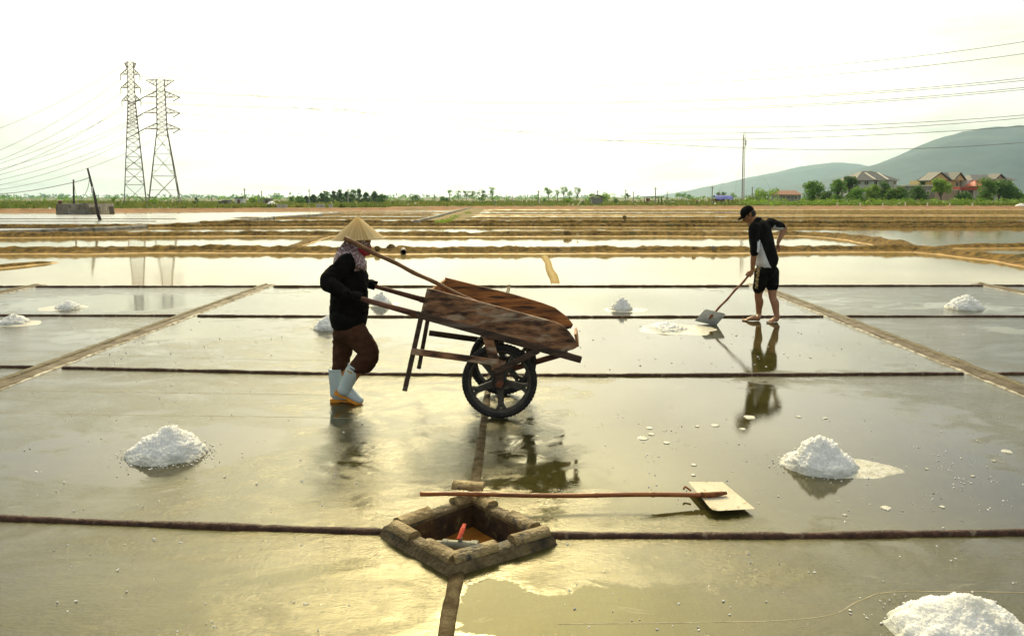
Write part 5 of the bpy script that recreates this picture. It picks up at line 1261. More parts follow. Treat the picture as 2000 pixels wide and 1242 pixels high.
def hip(par, x0, x1, y0, y1, ze, zr, rx0, rx1, mat, nm='roof'):
    bm = bmesh.new(); ym = (y0 + y1) / 2
    e = [bm.verts.new(p) for p in ((x0, y0, ze), (x1, y0, ze), (x1, y1, ze), (x0, y1, ze))]; r = [bm.verts.new((rx0, ym, zr)), bm.verts.new((rx1, ym, zr))]
    for f in ((e[0], e[1], r[1], r[0]), (e[1], e[2], r[1]), (e[2], e[3], r[0], r[1]), (e[3], e[0], r[0]), (e[3], e[2], e[1], e[0])): bm.faces.new(f)
    return bobj(nm, bm, mat, par)
def gable(par, pts, y0, y1, mat, th=.25, nm='roof'):
    """roof slab following an outline (x, z) of its underside, running along y"""
    bm = bmesh.new(); prism(bm, list(pts) + [(x, z + th) for x, z in reversed(pts)], y0, y1); return bobj(nm, bm, mat, par)
def finial(par, px, py, Y, y):
    bm = bmesh.new(); b = Vector((gx(px, Y), y, zz_(py + 6, Y))); tube(bm, [b, b + Vector((0, 0, .3)), b + Vector((0, 0, .75))], [.10, .08, .02], n=6); bobj('finial', bm, SLATE, par)
Y1 = 165.0
h1 = thing('house', 'white two storey villa with grey hipped roof behind the trees', 'house', (gx(1710, Y1), Y1 + 5, 0), 'houses at the right')
hbox('wall', h1, gx(1670, Y1), gx(1751, Y1), Y1, Y1 + 9, -.05, zz_(353, Y1), WHITEW)
rf = hip(h1, gx(1666, Y1), gx(1755, Y1), Y1 - .8, Y1 + 9.8, zz_(352.5, Y1), zz_(334, Y1 + 4.5), gx(1701, Y1), gx(1720, Y1), SLATE)
for px in (1702, 1727):
    bm = bmesh.new(); bar(bm, (gx(px + 1, Y1), Y1 + 3.6, zz_(336.5, Y1)), (gx(px + 3, Y1), Y1 - .75, zz_(351, Y1)), .2, .45, ref=(0, 0, 1)); bobj('roof_band', bm, TRIM, rf)
finial(h1, 1702, 334, Y1, Y1 + 4.5); finial(h1, 1720, 334, Y1, Y1 + 4.5)
for px, py, w, h, a in ((1677, 357, 5, 7, 0), (1691, 357, 7, 8, 1), (1709, 358, 5, 7, 0), (1746, 357, 4, 6, 0), (1728, 357, 4, 6, 0), (1680, 381, 5, 9, 0), (1700, 380, 6, 10, 0), (1735, 380, 6, 9, 0)): win(h1, px, py, w, h, Y1, a)
hbox('cornice', h1, gx(1668.5, Y1), gx(1752.5, Y1), Y1 - .2, Y1 - .002, zz_(368, Y1), zz_(366.5, Y1), TRIM)
Y2 = 168.0
h2 = thing('house', 'cream yellow house with blue grey gabled roofs behind the airy tree', 'house', (gx(1843, Y2), Y2 + 4, 0), 'houses at the right')
hbox('wall', h2, gx(1813, Y2), gx(1874, Y2), Y2, Y2 + 8, -.05, zz_(352, Y2), CREAMW)
hip(h2, gx(1826, Y2), gx(1879, Y2), Y2 - .5, Y2 + 8.5, zz_(352, Y2), zz_(336, Y2), gx(1832, Y2), gx(1868, Y2), SLATE)
bm = bmesh.new(); prism(bm, [(gx(1811, Y2), zz_(352.5, Y2)), (gx(1846, Y2), zz_(352.5, Y2)), (gx(1829, Y2), zz_(338.5, Y2))], Y2 - 1.2, Y2 + 3); bobj('gable_wall', bm, CREAMW, h2)
gable(h2, [(gx(1808, Y2), zz_(354.5, Y2)), (gx(1829, Y2), zz_(338, Y2)), (gx(1849, Y2), zz_(353.5, Y2))], Y2 - 1.6, Y2 + 3.5, SLATE)
bm = bmesh.new(); prism(bm, [(gx(1858, Y2), zz_(352.5, Y2)), (gx(1878, Y2), zz_(352.5, Y2)), (gx(1868, Y2), zz_(340, Y2))], Y2 - .9, Y2 + 2); bobj('gable_wall', bm, CREAMW, h2)
gable(h2, [(gx(1856, Y2), zz_(353.5, Y2)), (gx(1868, Y2), zz_(338.5, Y2)), (gx(1880, Y2), zz_(353.5, Y2))], Y2 - 1.3, Y2 + 3.2, SLATE)
finial(h2, 1829, 337, Y2, Y2 - .5); finial(h2, 1868, 336, Y2, Y2 - .2)
for px, py, w, h in ((1823, 361, 6, 8), (1852, 360, 5, 7), (1868, 360, 5, 7), (1868, 346, 3, 3)): win(h2, px, py, w, h, Y2 - (.9 if py < 350 else 0), fm=WHITEW)
hbox('porch', h2, gx(1815, Y2), gx(1850, Y2), Y2 - 2.2, Y2 - .05, -.05, zz_(384, Y2), CREAMW)
Y3 = 166.0
h3 = thing('house', 'grey roofed house with red lower roof at the right edge', 'house', (gx(1935, Y3), Y3 + 4, 0), 'houses at the right')
hbox('wall', h3, gx(1888, Y3), gx(1976, Y3), Y3, Y3 + 8, -.05, zz_(352, Y3), WHITEW)
hip(h3, gx(1895, Y3), gx(1984, Y3), Y3 - .7, Y3 + 8.7, zz_(352, Y3), zz_(340, Y3), gx(1913, Y3), gx(1970, Y3), SLATE)
gable(h3, [(gx(1936, Y3), zz_(352, Y3)), (gx(1946, Y3), zz_(341.5, Y3)), (gx(1957, Y3), zz_(352, Y3))], Y3 - 1.3, Y3 + 3, SLATE)
bm = bmesh.new(); prism(bm, [(gx(1938, Y3), zz_(352, Y3)), (gx(1955, Y3), zz_(352, Y3)), (gx(1946, Y3), zz_(343.5, Y3))], Y3 - 1.0, Y3 + 2); bobj('gable_wall', bm, PINKW, h3)
finial(h3, 1913, 340, Y3, Y3 + 4); finial(h3, 1946, 340, Y3, Y3); finial(h3, 1970, 340, Y3, Y3 + 4)
hip(h3, gx(1881, Y3), gx(1922, Y3), Y3 - 4.5, Y3 - .02, zz_(364, Y3), zz_(353, Y3), gx(1890, Y3), gx(1915, Y3), REDR, 'lower_roof')
for px, py, w, h in ((1930, 360, 6, 7), (1962, 359, 5, 7), (1920, 380, 6, 9), (1950, 380, 6, 9)): win(h3, px, py, w, h, Y3)
sd_ = thing('veranda', 'low veranda with red fascia and pale posts before the red roof', 'veranda', (gx(1888, 160), 160, 0))
hbox('fascia', sd_, gx(1869, 160), gx(1912, 160), 159, 161.5, zz_(371.5, 160), zz_(365.5, 160), REDR)
for px in (1872, 1885, 1898, 1910): hbox('post', sd_, gx(px, 160) - .12, gx(px, 160) + .12, 159.2, 159.44, -.05, zz_(371.6, 160), TRIM)
hbox('back_wall', sd_, gx(1870, 160), gx(1911, 160), 161.2, 161.4, -.05, zz_(371.7, 160), GREYW)
yw = thing('yard_building', 'low grey flat roofed building between the villa and the yellow house', 'building', (gx(1797, 161), 161, 0))
hbox('wall', yw, gx(1768, 161), gx(1828, 161), 161, 164, -.05, zz_(364, 161), GREYW); hbox('parapet', yw, gx(1766, 161), gx(1830, 161), 160.8, 164.2, zz_(364, 161), zz_(361.5, 161), TRIM)
for px in (1778, 1795, 1812): win(yw, px, 377, 5, 7, 161)
yb = thing('yard_wall', 'pinkish yard wall below the yellow gabled house', 'wall', (gx(1850, 158), 158, 0))
hbox('wall', yb, gx(1828, 158), gx(1870, 158), 158, 158.3, -.05, zz_(372, 158), PINKW); hbox('coping', yb, gx(1827, 158), gx(1871, 158), 157.9, 158.4, zz_(372, 158), zz_(370.5, 158), TRIM)
Y4 = 178.0
h4 = thing('house', 'small single storey house with brown tiled roof near the mast', 'house', (gx(1544, Y4), Y4 + 3, 0), 'houses at the right')
hbox('wall', h4, gx(1524, Y4), gx(1564, Y4), Y4, Y4 + 6, -.05, zz_(380, Y4), GREYW)
hip(h4, gx(1521, Y4), gx(1567, Y4), Y4 - .6, Y4 + 6.6, zz_(380.5, Y4), zz_(372, Y4), gx(1525, Y4), gx(1563, Y4), TERRA)
for px, w in ((1531, 4), (1540, 5), (1555, 5)): win(h4, px, 386, w, 6, Y4)
h5 = thing('shed', 'little shed with blue roof between the small house and the villa', 'shed', (gx(1612, 170), 171, 0))
hbox('wall', h5, gx(1605, 170), gx(1624, 170), 170, 173, -.05, zz_(380, 170), PINKW); gable(h5, [(gx(1603, 170), zz_(380, 170)), (gx(1614, 170), zz_(376, 170)), (gx(1626, 170), zz_(380, 170))], 169.5, 173.5, M('blue_sheet', (.10, .16, .30), None, 2, .5), .12)
win(h5, 1614, 387, 4, 6, 170)
# fence posts before the houses
for k, px in enumerate((1636, 1681, 1725, 1769, 1812, 1856, 1900)):
    bm = bmesh.new(); x = gx(px, 125); box(bm, (x, 125, .35), (.16, .16, .9)); box(bm, (x, 125, .83), (.20, .20, .06)); bevel_all(bm, .01)
    tag(bobj('fence_post', bm, TRIM, loc=(x, 125, 0)), gr_n[k] + ' pale fence post from the left before the houses', 'post', 'fence posts before the houses')

# ------------------------------------------------------------------ middle distance: shelters, sheds, tank
YB = 150.0
st = thing('tarp_shelter', 'open shelter with bright blue tarpaulin roof left of the mast', 'shelter', (gx(1413, YB), YB, 0))
for px in (1398, 1413, 1428):
    for y in (YB - 1, YB + 1.6): hbox('pole', st, gx(px, YB) - .05, gx(px, YB) + .05, y - .05, y + .05, -.05, zz_(388, YB), WOODD)
bm = bmesh.new(); xs = [1396, 1402, 1410, 1420, 1429]; g = []
for i, px in enumerate(xs):
    g.append([bm.verts.new((gx(px, YB) + .05 * j, YB - 1.4 + j * 1.1, zz_([389.5, 384.5, 381.5, 386][j] + .5 * math.sin(i * 2 + j), YB))) for j in range(4)])
fs = [bm.faces.new((g[i][j], g[i + 1][j], g[i + 1][j + 1], g[i][j + 1])) for i in range(4) for j in range(3)]; bmesh.ops.solidify(bm, geom=fs, thickness=.03)
bobj('tarpaulin', bm, M('blue_tarp', (.008, .05, .55), (.015, .09, .75), 3, .45), st)
hbox('hanging_cloth', st, gx(1399, YB), gx(1420, YB), YB + 1.2, YB + 1.24, zz_(393, YB), zz_(388, YB), M('maroon_cloth', (.16, .04, .03), (.25, .07, .05), 3, .8))
ss = thing('open_shed', 'open sided shed with flat thin roof in the middle distance', 'shed', (gx(1276, 155), 155, 0))
for px in (1262, 1290):
    for y in (154, 157): hbox('post', ss, gx(px, 155) - .06, gx(px, 155) + .06, y - .06, y + .06, -.05, zz_(386, 155), WOODD)
bm = bmesh.new(); bar(bm, (gx(1258, 155), 155.5, zz_(385, 155)), (gx(1293, 155), 155.5, zz_(385.3, 155)), .14, 4.4, ref=(0, 0, 1)); bobj('roof', bm, M('grey_thatch', (.10, .085, .06), (.17, .15, .11), 2, .9), ss)
hbox('back_panel', ss, gx(1262, 157), gx(1270, 157), 157.1, 157.2, zz_(394, 157), zz_(387, 157), PINKW)
hu = thing('hut', 'dark thatched hut left of the open shed', 'hut', (gx(1167, 190), 190, 0))
hbox('wall', hu, gx(1157, 190), gx(1178, 190), 190, 193, -.05, zz_(386.5, 190), GREYW); gable(hu, [(gx(1154, 190), zz_(387.5, 190)), (gx(1167, 190), zz_(382, 190)), (gx(1181, 190), zz_(387.5, 190))], 189.4, 193.6, MATS['grey_thatch'])
for k, (px, py, w, h, lb) in enumerate([(466, 397, 16, 10, 'small white and grey shed left of the casuarina grove'), (521, 397, 14, 8, 'low grey block shed left of the lone dark tree'), (440, 398, 12, 6, 'low dark shed at the far left of the fields'), (430, 399, 8, 5, 'tiny grey hut at the far left of the fields')]):
    t = thing('shed', lb, 'shed', (gx(px, 175), 175, 0)); wv_ = w * 175 / F; hv_ = zz_(py - h, 175)
    hbox('wall', t, gx(px, 175) - wv_ / 2, gx(px, 175) + wv_ / 2, 175, 177, -.05, hv_, (WHITEW, GREYW, GREYW, GREYW)[k]); hbox('roof', t, gx(px, 175) - wv_ * .56, gx(px, 175) + wv_ * .56, 174.7, 177.3, hv_, hv_ + .12, SLATE)
    hbox('door', t, gx(px, 175) - .3, gx(px, 175) + .3, 174.94, 174.998, -.04, hv_ * .75, WOODB)
for k, (px, py, w) in enumerate([(545, 407.5, 9), (556, 407.5, 9), (621, 407, 8), (630, 407, 8), (646, 407, 8)]):
    Y = G(px, py).y; bm = bmesh.new(); box(bm, (gx(px, Y), Y, .33), (w * Y / F * .94, .4, .66)); bevel_all(bm, .02)
    tag(bobj('concrete_block', bm, M('pale_block', (.36, .36, .33), (.46, .46, .42), 2, .85), loc=(gx(px, Y), Y, 0)), gr_n[k] + ' pale concrete block from the left on the far bank', 'block', 'concrete blocks on the far bank')
for k, (px, py, rx, lb) in enumerate([(812, 399, 9, 'white covered salt mound right of the grove'), (530, 399, 14, 'long low white covered mound left of the grove'), (1398, 400.5, 8, 'white covered mound below the blue tarp shelter'), (1996, 405, 16, 'white salt mound at the right edge beyond the ponds')]):
    Y = 160 if py < 402 else 125; c = Vector((gx(px, Y), Y, 0)); r = rx * Y / F
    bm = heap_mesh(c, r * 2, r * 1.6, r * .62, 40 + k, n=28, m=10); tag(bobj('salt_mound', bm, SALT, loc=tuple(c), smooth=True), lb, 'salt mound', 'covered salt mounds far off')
# concrete tank on the left with leaning post
YT = 82.0
tk = thing('concrete_tank', 'weathered square concrete tank behind the leaning pole', 'tank', (gx(165, YT), YT, 0))
xa, xb, xc = gx(108, 80), gx(173, 78), gx(222, 88); zt = zz_(398.5, 79)
bm = bmesh.new(); q = [(gx(108, 80), 80), (gx(173, 78), 78), (gx(222, 88), 88), (gx(157, 90), 90)]
lo_ = [bm.verts.new((x, y, -.05)) for x, y in q]; hi_ = [bm.verts.new((x, y, zt)) for x, y in q]
for k in range(4): bm.faces.new((lo_[k], lo_[(k + 1) % 4], hi_[(k + 1) % 4], hi_[k]))
cx_ = sum(x for x, _ in q) / 4; cy_ = sum(y for _, y in q) / 4; inn = [bm.verts.new((lerp(x, cx_, .1), lerp(y, cy_, .1), zt)) for x, y in q]; inl = [bm.verts.new((lerp(x, cx_, .1), lerp(y, cy_, .1), .6)) for x, y in q]
for k in range(4): bm.faces.new((hi_[k], hi_[(k + 1) % 4], inn[(k + 1) % 4], inn[k])); bm.faces.new((inn[k], inn[(k + 1) % 4], inl[(k + 1) % 4], inl[k]))
bm.faces.new(inl); bobj('wall', bm, CONC, tk)
bm = bmesh.new(); box(bm, (gx(117, 81), 81, zt + .16), (.28, .28, .36)); bevel_all(bm, .02); bobj('pump_box', bm, M('dark_red_box', (.12, .03, .025), None, 3, .6), tk)
for k, (px, tilt) in enumerate(((181, .25), (190, -.1), (217, .3))):
    bm = bmesh.new(); Y = 77.2 + (px - 173) * .16; box(bm, (gx(px, Y), Y, .38), (.5, .08, .8), Matrix.Rotation(tilt, 3, 'X') @ Matrix.Rotation(.25, 3, 'Z')); tag(bobj('slab', bm, CONC, loc=(gx(px, Y), Y, 0)), ('leftmost', 'middle', 'rightmost')[k] + ' of three concrete slabs leaning on the tank', 'slab', 'slabs leaning on the tank')
def stick(name, a, b, ra, rb, mat, label, cat, group=None, par=None, n=8):
    bm = bmesh.new(); a = Vector(a); b = Vector(b); m_ = 6
    tube(bm, [a.lerp(b, t / m_) + Vector((0, 0, 0)) for t in range(m_ + 1)], [lerp(ra, rb, t / m_) for t in range(m_ + 1)], n=n); o = bobj(name, bm, mat, loc=tuple(a), smooth=True); return tag(o, label, cat, group)
YP = 58.0; pb = P(197, 450, 58); pb.z = -.05; pt = P(171, 329, 58)
lp = thing('leaning_pole', 'dark leaning wooden pole with cable beside the concrete tank', 'pole', (pb.x, pb.y, 0))
bm = bmesh.new(); mid_ = [pb, P(192, 420, 58), P(184, 380, 58), pt]; tube(bm, mid_, [.13, .12, .09, .07], n=8); bobj('pole', bm, M('dark_pole', (.03, .02, .02), (.07, .05, .04), 4, .8), lp, smooth=True)
bm = bmesh.new(); box(bm, P(194.5, 437, 57.85), (.22, .12, .5)); bobj('switch_box', bm, WOODB, lp)
bm = bmesh.new(); box(bm, P(180, 371, 57.9), (.10, .1, .5)); bobj('insulator', bm, WHITEC, lp)
p2 = stick('pole', P(144.5, 402, 82) * 1, P(143.5, 351, 82), .11, .08, MATS['dark_pole'], 'thin upright pole rising behind the concrete tank', 'pole')

# ------------------------------------------------------------------ utility poles, mast
PC = M('pale_pole', (.30, .29, .26), (.40, .38, .34), 1, .85)
for k, (px, t0, Y, lb) in enumerate([(478, 368, 190, 'tall pole beside the small white shed'), (505, 379, 230, 'short pole right of the small white shed'), (511, 373, 215, 'pole left of the lone dark tree'), (604, 370, 200, 'pole at the left edge of the casuarina grove'), (680, 369, 180, 'pale pole in front of the casuarina grove'), (413, 386, 220, 'small pole right of the pylons'),
                                  (849, 379, 260, 'pole left of the tall roadside trees'), (1052, 372, 190, 'pole left of the middle eucalyptus group'), (1001, 382, 260, 'short pole in the middle fields'), (1167, 372, 200, 'pole above the thatched hut'), (1222, 370, 230, 'pole left of the lone palm'), (1237, 374, 240, 'pole right of the lone palm'), (1280, 366, 180, 'tall pole behind the open shed'), (1391, 364, 185, 'tall pole left of the blue tarp shelter'), (1303, 374, 260, 'pole right of the open shed'), (1469, 365, 200, 'pole right of the radio mast'), (1405, 374, 240, 'pole behind the blue tarp shelter'), (985, 384, 300, 'tiny pole in the middle fields')]):
    t = thing('utility_pole', lb, 'pole', (gx(px, Y), Y, 0), 'utility poles across the fields'); bm = bmesh.new(); tube(bm, [(gx(px, Y), Y, -.05), (gx(px, Y), Y, zz_(t0, Y))], [.16, .11], n=8); bobj('shaft', bm, PC, t)
    bm = bmesh.new(); z_ = zz_(t0, Y) - .35; bar(bm, (gx(px, Y) - .5, Y - .14, z_), (gx(px, Y) + .5, Y - .14, z_), .09); bobj('cross_arm', bm, PC, t)
STEEL = M('galvanised_steel', (.24, .165, .165), (.34, .26, .25), .5, .65, metal=.2)
ma = thing('radio_mast', 'slender guyed lattice radio mast right of the blue tarp shelter', 'mast', (gx(1450.5, 200), 200, 0)); zt_ = zz_(263, 200); xm = gx(1450.5, 200); cr = [(xm + .34 * math.cos(R(a)), 200 + .34 * math.sin(R(a))) for a in (90, 210, 330)]
for x, y in cr:
    bm = bmesh.new(); bar(bm, (x, y, -.05), (x, y, zt_), .09); bobj('leg', bm, STEEL, ma)
bm = bmesh.new(); z = .4; k = 0
while z < zt_ - .8:
    for i in range(3): a, b = cr[i], cr[(i + 1) % 3]; bar(bm, (a[0], a[1], z), (b[0], b[1], z + .7), .06)
    z += .7
o = bobj('lattice', bm, STEEL, ma); o['kind'] = 'stuff'
bm = bmesh.new(); tube(bm, [(xm, 200, zt_ - .2), (xm, 200, zt_ + .9)], .05, n=6); bobj('antenna', bm, STEEL, ma)
bm = bmesh.new(); box(bm, (xm + .35, 199.6, zt_ - 2.2), (.4, .2, 1.4)); bobj('aerial_panel', bm, WHITEW, ma)
for dx, dy in ((-9, -3), (9, -3), (0, 9)):
    bm = bmesh.new(); tube(bm, [(xm, 200, zt_ * .8), (xm + dx, 200 + dy, 0)], .015, n=4); bobj('guy_wire', bm, STEEL, ma)

# ------------------------------------------------------------------ pylons
def pylon(cpx, cpt, Y, base_a, theta, top_py, waist_py, waist_a, arms, topbar, label, tension=False):
    xb = gx(cpx, Y); zt = zz_(top_py, Y); zw = zz_(waist_py, Y); s = Y / F
    t = thing('pylon', label, 'pylon', (xb, Y, 0)); ca, sa_ = math.cos(theta), math.sin(theta)
    def corner(i, z):
        a = lerp(base_a, waist_a, z / zw) if z < zw else lerp(waist_a, waist_a * .8, (z - zw) / (zt - zw))
        u, v = ((-1, -1), (1, -1), (1, 1), (-1, 1))[i]; return Vector((xb + a * (u * ca - v * sa_), Y + a * (u * sa_ + v * ca), z))
    for i in range(4):
        bm = bmesh.new(); bar(bm, corner(i, -.05), corner(i, zw), .18); bar(bm, corner(i, zw), corner(i, zt), .15); bobj('leg', bm, STEEL, t)
    # lattice panels: every level band is one part
    zs = [0]; hgt = base_a * 1.9
    while zs[-1] + hgt < zw - .5: zs.append(zs[-1] + hgt); hgt = max(1.0, hgt * .80)
    zs.append(zw); st_ = (zt - zw) / max(4, round((zt - zw) / 1.25)); zs += [zw + st_ * (k + 1) for k in range(round((zt - zw) / st_))]
    for z0, z1 in zip(zs, zs[1:]):
        bm = bmesh.new(); w = .09 if z0 < zw else .08
        for i in range(4):
            a0, b0, a1, b1 = corner(i, z0), corner((i + 1) % 4, z0), corner(i, z1), corner((i + 1) % 4, z1)
            bar(bm, a0, b1, w); bar(bm, b0, a1, w); bar(bm, a1, b1, w)
            if z1 - z0 > 2.6:
                m_ = (a0 + b1) / 2; bar(bm, a0.lerp(a1, .5), m_, w * .7); bar(bm, b0.lerp(b1, .5), m_, w * .7); bar(bm, a0.lerp(a1, .25), a0.lerp(b1, .25), w * .7); bar(bm, b0.lerp(b1, .25), b0.lerp(a1, .25), w * .7)
        o = bobj('bracing', bm, STEEL, t); o['kind'] = 'stuff'
    tips = []
    for py, xl, xr, up in arms + [(topbar[0], topbar[1], topbar[2], 'V')]:
        z = zz_(py, Y); row = []
        for tip in (xl, xr):
            T = Vector((P(tip, py, Y).x, Y, z)); bm = bmesh.new(); hh = 1.4 if up != 'V' else -1.6
            z1 = z + (0 if up != 'V' else 0); near_i = sorted(range(4), key=lambda i: (corner(i, z) - T).length)[:2]
            for i in near_i:
                lo = corner(i, min(zt, z1)); hi2 = corner(i, min(zt, z1 + hh)); bar(bm, lo, T, .13); bar(bm, hi2, T, .13)
                for u in (.3, .6): bar(bm, lo.lerp(T, u), hi2.lerp(T, u), .06)
                bar(bm, lo, hi2.lerp(T, .3), .06); bar(bm, lo.lerp(T, .3), hi2.lerp(T, .6), .06)
            bobj('cross_arm', bm, STEEL, t); row.append(T)
            if up != 'V':
                bm = bmesh.new()
                if tension:
                    for dx in (-1, ): e = T + Vector((-1.9, 0, -1.1)); tube(bm, [T.lerp(e, k / 8) for k in range(9)], [.10 + .05 * (k % 2) for k in range(9)], n=8)
                else:
                    e = T + Vector((0, 0, -1.5)); tube(bm, [T.lerp(e, k / 8) for k in range(9)], [.08 + .05 * (k % 2) for k in range(9)], n=8)
                bobj('insulator', bm, M('glass_insulator', (.10, .12, .12), None, 3, .3), t); row[-1] = T if tension else e
        tips.append(row)
    return t, tips
T1, tips1 = pylon(264, 253, 200, 2.6, R(26), 123, 200, .85, [(147, 235, 273, ''), (173, 236, 274, ''), (198, 238, 275, '')], (125, 243, 266), 'taller narrow lattice pylon, left of the pair')
T2, tips2 = pylon(321, 312, 196, 3.7, R(25.6), 157, 254, 1.15, [(191, 281, 352, ''), (222, 280, 352, ''), (253, 281, 352, '')], (158, 284, 341), 'shorter pylon with wide cross arms, right of the pair', True)
WIRE = M('line_wire', (.10, .09, .08), None, 2, .5, metal=.3)
def wire(pts, depths, label, rad=.035, n=26):
    """a hanging line through photo points, each at its depth"""
    p3 = [P(px, py, Y) for (px, py), Y in zip(pts, depths)]
    out = []
    for k in range(n + 1):                                            # parabola through three points
        t = k / n; a, b, c = p3; tb = .5
        out.append(a * ((t - .5) * (t - 1) / .5) + b * (t * (t - 1) / -.25) + c * (t * (t - .5) / .5))
    bm = bmesh.new(); tube(bm, out, rad, n=5); o = bobj('power_line', bm, WIRE, loc=tuple(p3[0]), smooth=True); tag(o, label, 'power line', 'overhead power lines')
LW = [((243, 126), (122, 189), (0, 250.7), 'topmost power line running left from the taller pylon'), ((234, 157), (117, 226), (0, 293.6), 'second power line running left from the taller pylon'), ((235, 183), (117, 250), (0, 313), 'third power line running left from the taller pylon'), ((237, 209), (118, 274), (0, 334), 'lowest power line running left from the taller pylon'),
      ((281, 191), (140, 262), (0, 320), 'top power line running left from the wide armed pylon'), ((279, 224), (140, 283), (0, 331), 'second power line running left from the wide armed pylon'), ((280, 228), (140, 290), (0, 342), 'third power line running left from the wide armed pylon'), ((280, 254), (140, 310), (0, 351.6), 'fourth power line running left from the wide armed pylon'), ((281, 258), (140, 317), (0, 362), 'fifth power line running left from the wide armed pylon'), ((300, 274), (140, 336), (0, 371), 'lowest power line running left past the taller pylon')]
for a, b, c, lb in LW:
    sl = (c[1] - b[1]) / (c[0] - b[0]); e = (c[0] - 240, min(381, c[1] - 240 * sl * .55)); m_ = ((a[0] + e[0]) / 2, None)
    t_ = (a[0] - m_[0]) / (a[0] - e[0]); 
    q = lambda x: a[1] * (x - c[0]) * (x - e[0]) / ((a[0] - c[0]) * (a[0] - e[0])) + c[1] * (x - a[0]) * (x - e[0]) / ((c[0] - a[0]) * (c[0] - e[0])) + e[1] * (x - a[0]) * (x - c[0]) / ((e[0] - a[0]) * (e[0] - c[0]))
    wire([a, (m_[0], q(m_[0])), e], [198, 225, 252], lb, .05)
RW = [((266, 128), (1240, 150), (2000, 77), 'topmost power line crossing the sky at the right'), ((274, 150), (1276, 165), (2000, 101), 'second power line crossing the sky at the right'), ((274, 176), (1280, 198), (2000, 149), 'third power line crossing the sky at the right'), ((274, 178), (1280, 200), (2000, 154), 'fourth power line, close under the third at the right'), ((275, 200), (1360, 212), (2000, 168), 'fifth power line crossing the sky at the right'), ((275, 202), (1360, 215), (2000, 172), 'sixth power line, close under the fifth at the right'),
      ((352, 190), (1200, 247), (2000, 221), 'power line from the top arm of the wide armed pylon to the right'), ((352, 222), (1200, 262), (2000, 227), 'power line from the middle arm of the wide armed pylon to the right'), ((352, 254), (1200, 276), (2000, 244), 'power line from the lowest arm of the wide armed pylon to the right'), ((341, 160), (1320, 283), (2000, 273), 'lowest power line crossing before the hill')]
for a, b, c, lb in RW:
    q = lambda x: a[1] * (x - b[0]) * (x - c[0]) / ((a[0] - b[0]) * (a[0] - c[0])) + b[1] * (x - a[0]) * (x - c[0]) / ((b[0] - a[0]) * (b[0] - c[0])) + c[1] * (x - a[0]) * (x - b[0]) / ((c[0] - a[0]) * (c[0] - b[0]))
    e = (2250, q(2250)); m_ = ((a[0] + e[0]) / 2); wire([a, (m_, q(m_)), e], [198, 165, 132], lb, .05, 60)
def cable(name, pts, rad, label):
    bm = bmesh.new(); tube(bm, [Vector(v) for v in spline([tuple(p) for p in pts], 8)], rad, n=5); tag(bobj(name, bm, WIRE, loc=tuple(pts[0]), smooth=True), label, 'cable')
cable('cable', [P(175, 347, 58), P(146, 356, 70), P(70, 371, 74), P(0, 379, 78), P(-120, 384, 82)], .03, 'low cable running left from the leaning pole')
cable('cable', [P(175, 349, 58), P(170, 372, 64), P(158, 389, 70), P(149, 380, 76), P(145, 360, 82)], .025, 'slack cable hanging between the two poles by the tank')

# ------------------------------------------------------------------ distant workers
def worker(px, py, hpx, label, shirt, bend=0, hat=True):
    g_ = G(px, py); s = hpx / PXM(g_.y) / 1.65; t = thing('person', label, 'person', (g_.x, g_.y, 0), 'far workers'); V = lambda x, z, y=0: Vector((g_.x + x * s, g_.y + y * s, z * s))
    hx = .55 * bend; sz = 1.38 - .45 * bend; bm = bmesh.new()
    ball(bm, V(hx + .04, sz + .2), .11 * s, None, 2); limb(bm, [V(hx, sz + .1), V(hx, sz)], [.06 * s, .07 * s]); limb(bm, [V(hx, sz), V(hx * .5, 1.1 - .1 * bend), V(0, .88)], [(.2 * s, .11 * s), (.18 * s, .12 * s), (.16 * s, .12 * s)])
    for k in (-1, 1): limb(bm, [V(hx, sz - .03, k * .2), V(hx + .1, sz - .3, k * .22), V(hx + .22, sz - .5, k * .16)], [.055 * s, .045 * s, .035 * s]); limb(bm, [V(0, .88, k * .09), V(.05 * k, .46, k * .1), V(.08 * k, .03, k * .1)], [.09 * s, .065 * s, .045 * s])
    me = fuse(bm, .022, 1); b = mobj('body', me, M('far_' + shirt[0], shirt[1], None, 3, .9), t)
    if hat:
        bm = bmesh.new(); c = V(hx + .04, sz + .22); bmesh.ops.create_cone(bm, cap_ends=True, segments=16, radius1=.26 * s, radius2=.01, depth=.2 * s, matrix=Matrix.Translation(c + Vector((0, 0, .1 * s)))); bobj('hat', bm, MATS['hoop'], t)
worker(967, 403, 11, 'tiny worker in blue far left of the middle fields', ('blue', (.05, .12, .22))); worker(1138, 403, 12, 'tiny worker in dark clothes in front of the eucalyptus group', ('dark', (.03, .03, .035)), .2)
worker(1361, 403, 12, 'tiny dark worker left of the blue tarp shelter', ('dark', (.03, .03, .035))); worker(1754, 404, 12, 'tiny bending worker in white before the villa', ('white', (.6, .6, .6)), .9); worker(1792, 403, 13, 'tiny worker in orange right of the villa', ('orange', (.5, .2, .06))); worker(1842, 403, 13, 'tiny worker in dark clothes below the yellow house', ('dark', (.03, .03, .035)), .5)
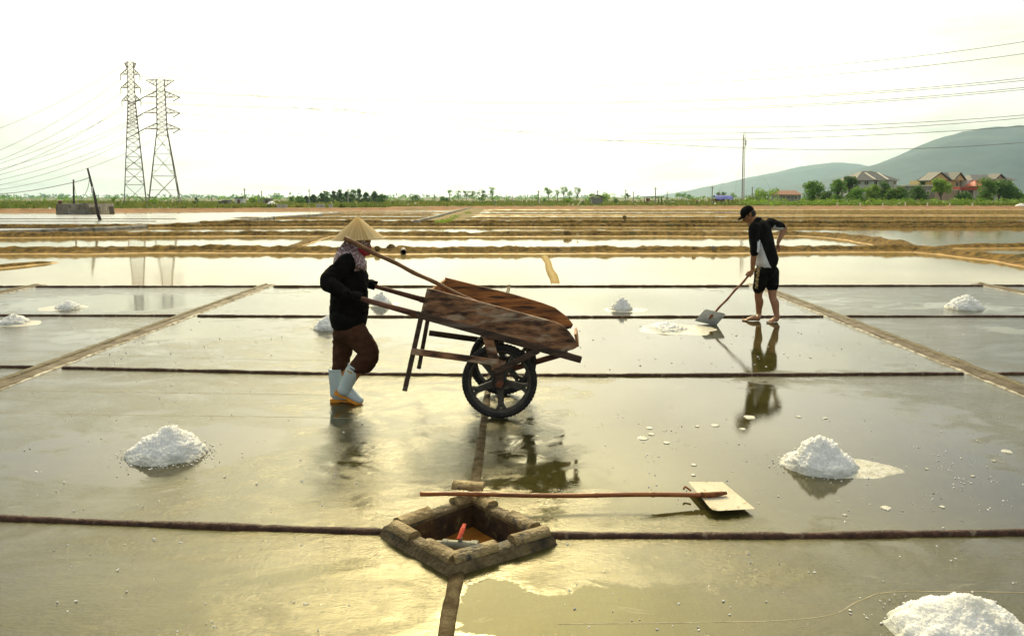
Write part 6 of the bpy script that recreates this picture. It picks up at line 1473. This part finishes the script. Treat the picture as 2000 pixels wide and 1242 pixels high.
# drain pipe and stones on the near bank
pc_ = G(789, 492, .07); bm = bmesh.new(); n_ = 20
o0 = tube(bm, [pc_ + Vector((-.10, .6, .02)), pc_ + Vector((0, -.12, 0))], .085, n=n_, cap=False); i0 = tube(bm, [pc_ + Vector((-.10, .6, .02)), pc_ + Vector((0, -.12, 0))], .072, n=n_, cap=False)
for k in range(n_): bm.faces.new((o0[1][k], o0[1][(k + 1) % n_], i0[1][(k + 1) % n_], i0[1][k]))
tag(bobj('drain_pipe', bm, M('dark_pipe', (.05, .045, .04), (.09, .08, .07), 6, .6), loc=tuple(pc_)), 'short dark drain pipe poking out of the near mud bank', 'pipe')
def stone(px, py, w, h, label, mat, seed):
    g_ = G(px, py, .1); s = 1 / PXM(g_.y); bm = bmesh.new(); ball(bm, (g_.x, g_.y, .12 + h * s * .3), (w * s / 2, w * s * .4, h * s * .6), None, 3)
    for v in bm.verts: v.co += v.co.normalized() * 0 + Vector((noise.noise(v.co * 8 + Vector((seed, 0, 0))), noise.noise(v.co * 8 + Vector((0, seed, 0))), noise.noise(v.co * 8 + Vector((0, 0, seed))))) * w * s * .16
    tag(bobj('stone', bm, mat, loc=(g_.x, g_.y, .1), smooth=True), label, 'stone', 'clods and stones on the banks')
CLOD = M('dark_clod', (.08, .055, .02), (.19, .13, .05), 5, .9, bump=.8, bscale=14)
stone(764, 487, 17, 10, 'larger dark clod on the bank beside the drain pipe', CLOD, 1); stone(737, 488, 12, 6, 'smaller dark clod on the bank left of the drain pipe', CLOD, 2); stone(1393, 487, 9, 6, 'grey block of stone on the bank left of the man', CONC, 3); stone(1355, 488, 8, 5, 'small dark clod on the bank left of the grey block', CLOD, 4); stone(1108, 458, 17, 7, 'dark clod on the second bank right of the mud strip', CLOD, 5); stone(1220, 428, 8, 8, 'upright reddish clod far out on the ponds', CLOD, 6); stone(1805, 483, 7, 4, 'pale scrap on the bank fork at the right', SALTWET, 7); stone(1128, 461, 4, 4, 'tiny white scrap on the second bank', SALTWET, 8)

# ------------------------------------------------------------------ the air
bm = bmesh.new(); box(bm, (0, 2450, 147.5), (11000, 5500, 297)); hz_o = bobj('haze', bm, None); tag(hz_o, 'pale haze in the air over the fields and hills', 'haze', kind='stuff')
hm = bpy.data.materials.new('haze_air'); hm.use_nodes = True; nt = hm.node_tree; nt.nodes.clear()
pv = nt.nodes.new('ShaderNodeVolumePrincipled'); pv.inputs['Color'].default_value = (.58, .82, 1.0, 1); pv.inputs['Density'].default_value = 1.25e-4; pv.inputs['Anisotropy'].default_value = .72
mo = nt.nodes.new('ShaderNodeOutputMaterial'); nt.links.new(pv.outputs[0], mo.inputs['Volume']); hz_o.data.materials.append(hm)
